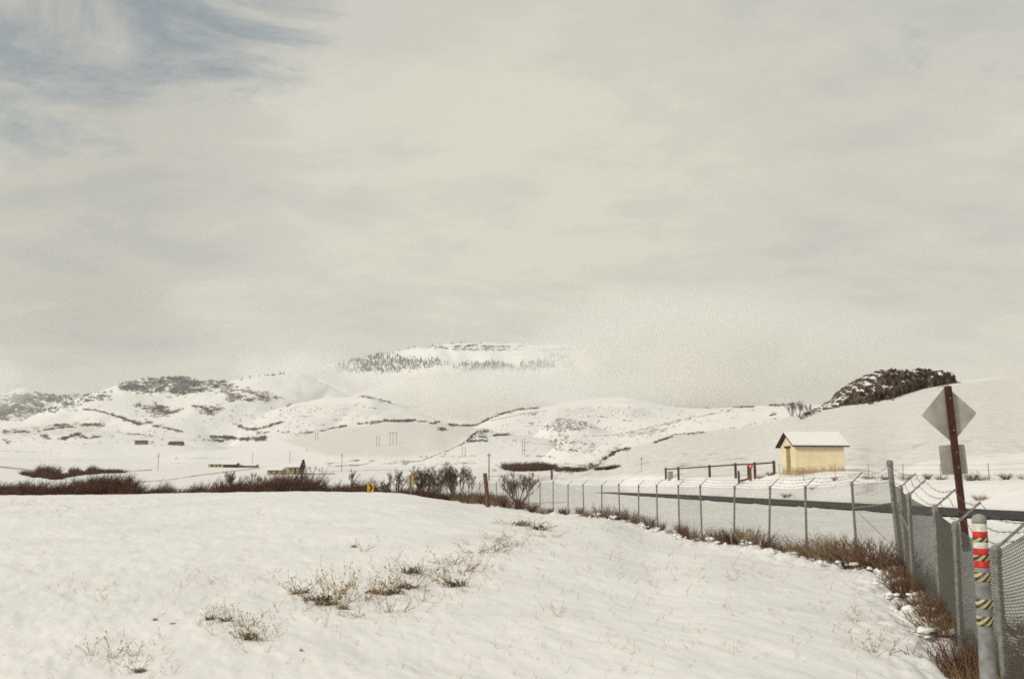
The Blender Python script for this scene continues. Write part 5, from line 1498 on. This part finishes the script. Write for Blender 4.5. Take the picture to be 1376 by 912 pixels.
def marker_post():
    y = 7.5; px = 1306.5; t_ = (px - CX0) / F * CP; x = t_ * y; g = Vector((x, y, gz(x, y)))
    lean = -(1326 - 1318) / F * y / 1.4 * .35
    t = empty('striped_marker', g, label='grey roadside marker post with red, white and hazard-striped bands close to the fence', cat='marker post')
    t.rotation_euler = (0, .018, 0)
    z = lambda py: ztop(py, y, px) - g.z
    rt, rb = 8.7 / F * y, 11.6 / F * y
    def rad(h): return rt + (rb - rt) * max(0, 1 - (h + .0) / z(700)) ** 1.6
    hs = np.linspace(-.3, z(702), 24)
    mb = MB(); mb.lathe([(rad(h), h) for h in hs], 28); mb.build('shaft', M['marker'], t, True)
    mb = MB(); r0 = rt + .002; h0 = z(702); H = z(690) - h0
    mb.lathe([(r0, h0)] + [(r0 * math.cos(a) + .0005, h0 + H * (.35 + .65 * math.sin(a))) for a in np.linspace(0, math.pi/2, 9)], 28); mb.build('cap', M['cap'], t, True)
    def band(p0, p1, name, m_, e):
        a_, b_ = z(p1), z(p0); mb = MB(); mb.lathe([(rad(h) + e, h) for h in np.linspace(a_, b_, 4)], 28); mb.build(name, m_, t, True)
    band(703, 762, 'white_sleeve', M['white'], .0015)
    for p0, p1 in ((713.5, 723), (736, 745.5), (752.5, 762)): band(p0, p1, 'red_band', M['red'], .003)
    for p0, p1 in ((722, 727.5), (745, 753), (768.5, 780.5), (804, 817), (827, 840)): band(p0, p1, 'hazard_band', hz, .0045)
marker_post()

# ------------------------------------------------------------------ low cloud and haze
def fog_bank(px, py, y, rx, ry, rz, dens, label, seed=0.0, color=(.962, .960, .950), nscale=1.7):
    t_, s_ = st(px, py)
    m = bpy.data.materials.new('fog'); m.use_nodes = True
    nt = m.node_tree; nt.nodes.clear(); L = nt.links.new; N = nt.nodes.new
    out = N('ShaderNodeOutputMaterial'); pv = N('ShaderNodeVolumePrincipled'); L(pv.outputs[0], out.inputs['Volume'])
    pv.inputs['Color'].default_value = color + (1,); pv.inputs['Anisotropy'].default_value = .25
    tc = N('ShaderNodeTexCoord'); ln = N('ShaderNodeVectorMath'); ln.operation = 'LENGTH'; L(tc.outputs['Object'], ln.inputs[0])
    mp = N('ShaderNodeMapping'); mp.inputs['Location'].default_value = (seed, seed * 2.3, seed * .7); mp.inputs['Scale'].default_value = (1.3, 1, .9); L(tc.outputs['Object'], mp.inputs['Vector'])
    no = N('ShaderNodeTexNoise'); no.inputs['Scale'].default_value = nscale; no.inputs['Detail'].default_value = 4; L(mp.outputs['Vector'], no.inputs['Vector'])
    r2 = N('ShaderNodeMath'); r2.operation = 'MULTIPLY'; L(ln.outputs['Value'], r2.inputs[0]); L(ln.outputs['Value'], r2.inputs[1])
    f = N('ShaderNodeMath'); f.operation = 'SUBTRACT'; f.use_clamp = True; f.inputs[0].default_value = 1.0; L(r2.outputs[0], f.inputs[1])
    f2 = N('ShaderNodeMath'); f2.operation = 'POWER'; f2.inputs[1].default_value = 2.2; L(f.outputs[0], f2.inputs[0])
    mr = N('ShaderNodeMapRange'); mr.interpolation_type = 'SMOOTHSTEP'; mr.inputs['From Min'].default_value = .34; mr.inputs['From Max'].default_value = .66; mr.inputs['To Min'].default_value = .12 * dens; mr.inputs['To Max'].default_value = dens; L(no.outputs['Fac'], mr.inputs['Value'])
    mu = N('ShaderNodeMath'); mu.operation = 'MULTIPLY'; L(mr.outputs[0], mu.inputs[0]); L(f2.outputs[0], mu.inputs[1]); L(mu.outputs[0], pv.inputs['Density'])
    mb = MB(); nu, nv = 20, 12
    mb.lathe([(max(math.sin(math.pi * j / nv), 1e-3), -math.cos(math.pi * j / nv)) for j in range(nv + 1)], nu)
    o = mb.build('fog_bank', m, None, False, label=label, cat='fog', kind='stuff', group='low cloud lying on the hills')
    o.location = (float(t_) * y, y, float(EYE + s_ * y)); o.scale = (rx, ry, rz)
    return o
if FOG:
    k = 4000 / F
    fog_bank(968, 480, 4050, 345*k, 460, 125*k, .0170, 'pale cloud bank swallowing the right end of the mountain', 1.0)
    fog_bank(690, 526, 3800, 330*k, 330, 35*k, .0190, 'thin mist lying across the foot of the mountain', 2.0)
    fog_bank(400, 507, 3650, 98*k, 330, 48*k, .0190, 'mist pocket between the left hills and the mountain', 3.0)
    fog_bank(665, 532, 2380, 300*k*.59, 250, 52*k*.59, .0180, 'faint mist on the pale dome below the mountain', 4.0)
    fog_bank(-60, 508, 3300, 115*k, 320, 52*k, .0085, 'cloud covering the farthest low hill on the left', 5.0, (.945, .95, .95))
if HAZE:
    z0, z1 = -3.0, 900.0
    mb = MB(); mb.box((0, 4400, (z0 + z1) / 2), (16000, 9600, z1 - z0))
    hm = bpy.data.materials.new('haze'); hm.use_nodes = True
    nt = hm.node_tree; nt.nodes.clear()
    out = nt.nodes.new('ShaderNodeOutputMaterial'); pv = nt.nodes.new('ShaderNodeVolumePrincipled')
    pv.inputs['Color'].default_value = (.96, .96, .95, 1); pv.inputs['Density'].default_value = HAZE; pv.inputs['Anisotropy'].default_value = .2
    nt.links.new(pv.outputs[0], out.inputs['Volume'])
    mb.build('haze', hm, None, False, label='pale winter haze over the whole valley', cat='haze', kind='stuff')

# ------------------------------------------------------------------ sky and sun
SUN_EL, SUN_AZ = math.radians(29), math.radians(-126)     # azimuth from +Y, towards -X is negative: from the left, a little behind
world = bpy.data.worlds.new('World'); sc.world = world; world.use_nodes = True
nt = world.node_tree; nt.nodes.clear(); L = nt.links.new; N = nt.nodes.new
out = N('ShaderNodeOutputWorld'); bg = N('ShaderNodeBackground'); L(bg.outputs[0], out.inputs['Surface'])
sky = N('ShaderNodeTexSky'); sky.sky_type = 'NISHITA'; sky.sun_disc = False
sky.sun_elevation = SUN_EL; sky.sun_rotation = SUN_AZ
sky.altitude = 600
skm = N('ShaderNodeMixRGB'); skm.blend_type = 'MULTIPLY'; skm.inputs['Fac'].default_value = 1; L(sky.outputs[0], skm.inputs['Color1']); skm.inputs['Color2'].default_value = (.046, .076, .080, 1)
tc = N('ShaderNodeTexCoord'); sepd = N('ShaderNodeSeparateXYZ'); L(tc.outputs['Generated'], sepd.inputs[0])
zc = N('ShaderNodeMath'); zc.operation = 'MAXIMUM'; zc.inputs[1].default_value = 0; L(sepd.outputs['Z'], zc.inputs[0])
za = N('ShaderNodeMath'); za.operation = 'ADD'; za.inputs[1].default_value = .22; L(zc.outputs[0], za.inputs[0])
dv = N('ShaderNodeVectorMath'); dv.operation = 'DIVIDE'
cmb = N('ShaderNodeCombineXYZ')
for s in 'XYZ': L(za.outputs[0], cmb.inputs[s])
L(tc.outputs['Generated'], dv.inputs[0]); L(cmb.outputs[0], dv.inputs[1])
def wnoise(scale, detail, off, rough=.55, dist=0.0):
    mp = N('ShaderNodeMapping'); mp.inputs['Location'].default_value = off; L(dv.outputs['Vector'], mp.inputs['Vector'])
    mp.inputs['Scale'].default_value = (.85, 1.25, 1)
    n = N('ShaderNodeTexNoise'); n.inputs['Scale'].default_value = scale; n.inputs['Detail'].default_value = detail; n.inputs['Roughness'].default_value = rough; n.inputs['Distortion'].default_value = dist
    L(mp.outputs['Vector'], n.inputs['Vector']); return n
def ramp(sock, stops):
    r = N('ShaderNodeValToRGB'); r.color_ramp.interpolation = 'EASE'
    while len(r.color_ramp.elements) < len(stops): r.color_ramp.elements.new(.5)
    for e, (p, c) in zip(r.color_ramp.elements, stops): e.position = p; e.color = c + (1,) if len(c) == 3 else c
    L(sock, r.inputs['Fac']); return r
def math_(op, a, b=None, c=None, clamp=False):
    n = N('ShaderNodeMath'); n.operation = op; n.use_clamp = clamp
    for i, v in enumerate((a, b, c)):
        if v is None: continue
        if hasattr(v, 'links'): L(v, n.inputs[i])
        else: n.inputs[i].default_value = v
    return n.outputs[0]
# soft tones of the overcast
n1 = wnoise(1.3, 5, (3.1, 1.7, 0)); n2 = wnoise(3.4, 6, (7.3, 2.2, 0), .6, .3)
tone = math_('MULTIPLY_ADD', n2.outputs['Fac'], .52, math_('MULTIPLY', n1.outputs['Fac'], .70))
CL = SKYGAIN
cloud = ramp(tone, [(.46, tuple(c * CL for c in (.518, .522, .492))), (.60, tuple(c * CL for c in (.606, .597, .534))), (.71, tuple(c * CL for c in (.690, .670, .580)))])
# warmer and a touch brighter low on the right, greyer low on the left, as the lit layer is thinner there
def dirmask(px, py, c0, c1):
    t_, s_ = st(px, py); v = Vector((float(t_), 1, float(s_))).normalized()
    d = N('ShaderNodeVectorMath'); d.operation = 'DOT_PRODUCT'; L(tc.outputs['Generated'], d.inputs[0]); d.inputs[1].default_value = v
    mr = N('ShaderNodeMapRange'); mr.interpolation_type = 'SMOOTHSTEP'; mr.inputs['From Min'].default_value = math.cos(math.radians(c0)); mr.inputs['From Max'].default_value = math.cos(math.radians(c1)); L(d.outputs['Value'], mr.inputs['Value']); return mr.outputs[0]
def mixc(fac, a, col_, blend='MULTIPLY'):
    m = N('ShaderNodeMixRGB'); m.blend_type = blend; L(fac, m.inputs['Fac']); L(a, m.inputs['Color1'])
    if hasattr(col_, 'links'): L(col_, m.inputs['Color2'])
    else: m.inputs['Color2'].default_value = col_ + (1,)
    return m.outputs['Color']
c_ = cloud.outputs['Color']
c_ = mixc(dirmask(900, 400, 26, 3), c_, (1.04, 1.03, 1.0))
c_ = mixc(dirmask(110, 500, 8, 1), c_, (.84, .85, .85))
c_ = mixc(dirmask(-60, 260, 20, 3), c_, (.88, .88, .87))
# openings to the blue in the upper left, and a few thin places elsewhere
n3 = wnoise(3.3, 8, (11.4, 5.2, 0), .64, .5); n4 = wnoise(1.1, 3, (2.0, 9.1, 0))
op = math_('MAXIMUM', math_('MULTIPLY', dirmask(90, 30, 12.5, 2), 1.05), math_('MULTIPLY', dirmask(320, 10, 11, 1), 1.0))
op = math_('MAXIMUM', op, math_('MULTIPLY', dirmask(210, 50, 12, 1), .93))
op = math_('MAXIMUM', op, math_('MULTIPLY', dirmask(890, 5, 7, 1), .55))
op = math_('MAXIMUM', op, math_('MULTIPLY', dirmask(1400, -40, 13, 2), .75))
op = math_('MAXIMUM', op, math_('MULTIPLY', dirmask(-20, 20, 9, 1), 1.15))
thr = math_('MULTIPLY_ADD', op, .52, math_('SUBTRACT', n3.outputs['Fac'], .98))
gap = N('ShaderNodeMapRange'); gap.interpolation_type = 'SMOOTHSTEP'; gap.inputs['From Min'].default_value = -.10; gap.inputs['From Max'].default_value = .20; gap.inputs['To Max'].default_value = .66; L(thr, gap.inputs['Value'])
skyc = mixc(gap.outputs[0], c_, skm.outputs['Color'], 'MIX')
L(skyc, bg.inputs['Color']); bg.inputs['Strength'].default_value = 1.0

sl = bpy.data.lights.new('sun', 'SUN'); sl.energy = SUN_W; sl.angle = math.radians(10); sl.color = (1.0, .95, .875)
so = bpy.data.objects.new('sun', sl); col.objects.link(so)
dvec = Vector((math.sin(SUN_AZ) * math.cos(SUN_EL), math.cos(SUN_AZ) * math.cos(SUN_EL), math.sin(SUN_EL)))
so.rotation_euler = (-dvec).to_track_quat('-Z', 'Y').to_euler(); so.location = (0, 0, 60)

# ------------------------------------------------------------------ camera and render settings
cd = bpy.data.cameras.new('camera'); cam = bpy.data.objects.new('camera', cd); col.objects.link(cam)
cam.location = (0, 0, EYE); cam.rotation_euler = (math.pi / 2 + PITCH, 0, 0)
cd.sensor_fit = 'HORIZONTAL'; cd.sensor_width = 36.0; cd.lens = 36.0 * F / 1376.0
cd.clip_start = .05; cd.clip_end = 30000
sc.camera = cam
vs_ = sc.view_settings; vs_.view_transform = 'Standard'; vs_.look = 'None'; vs_.exposure = 0.05; vs_.gamma = 1.0; vs_.use_curve_mapping = False
cy = sc.cycles
cy.max_bounces = 16; cy.diffuse_bounces = 3; cy.glossy_bounces = 2; cy.volume_bounces = 14; cy.transparent_max_bounces = 8
cy.volume_step_rate = 1.0; cy.volume_max_steps = 128
cy.filter_width = 1.7
cy.use_denoising = DENOISE
cy.use_adaptive_sampling = False
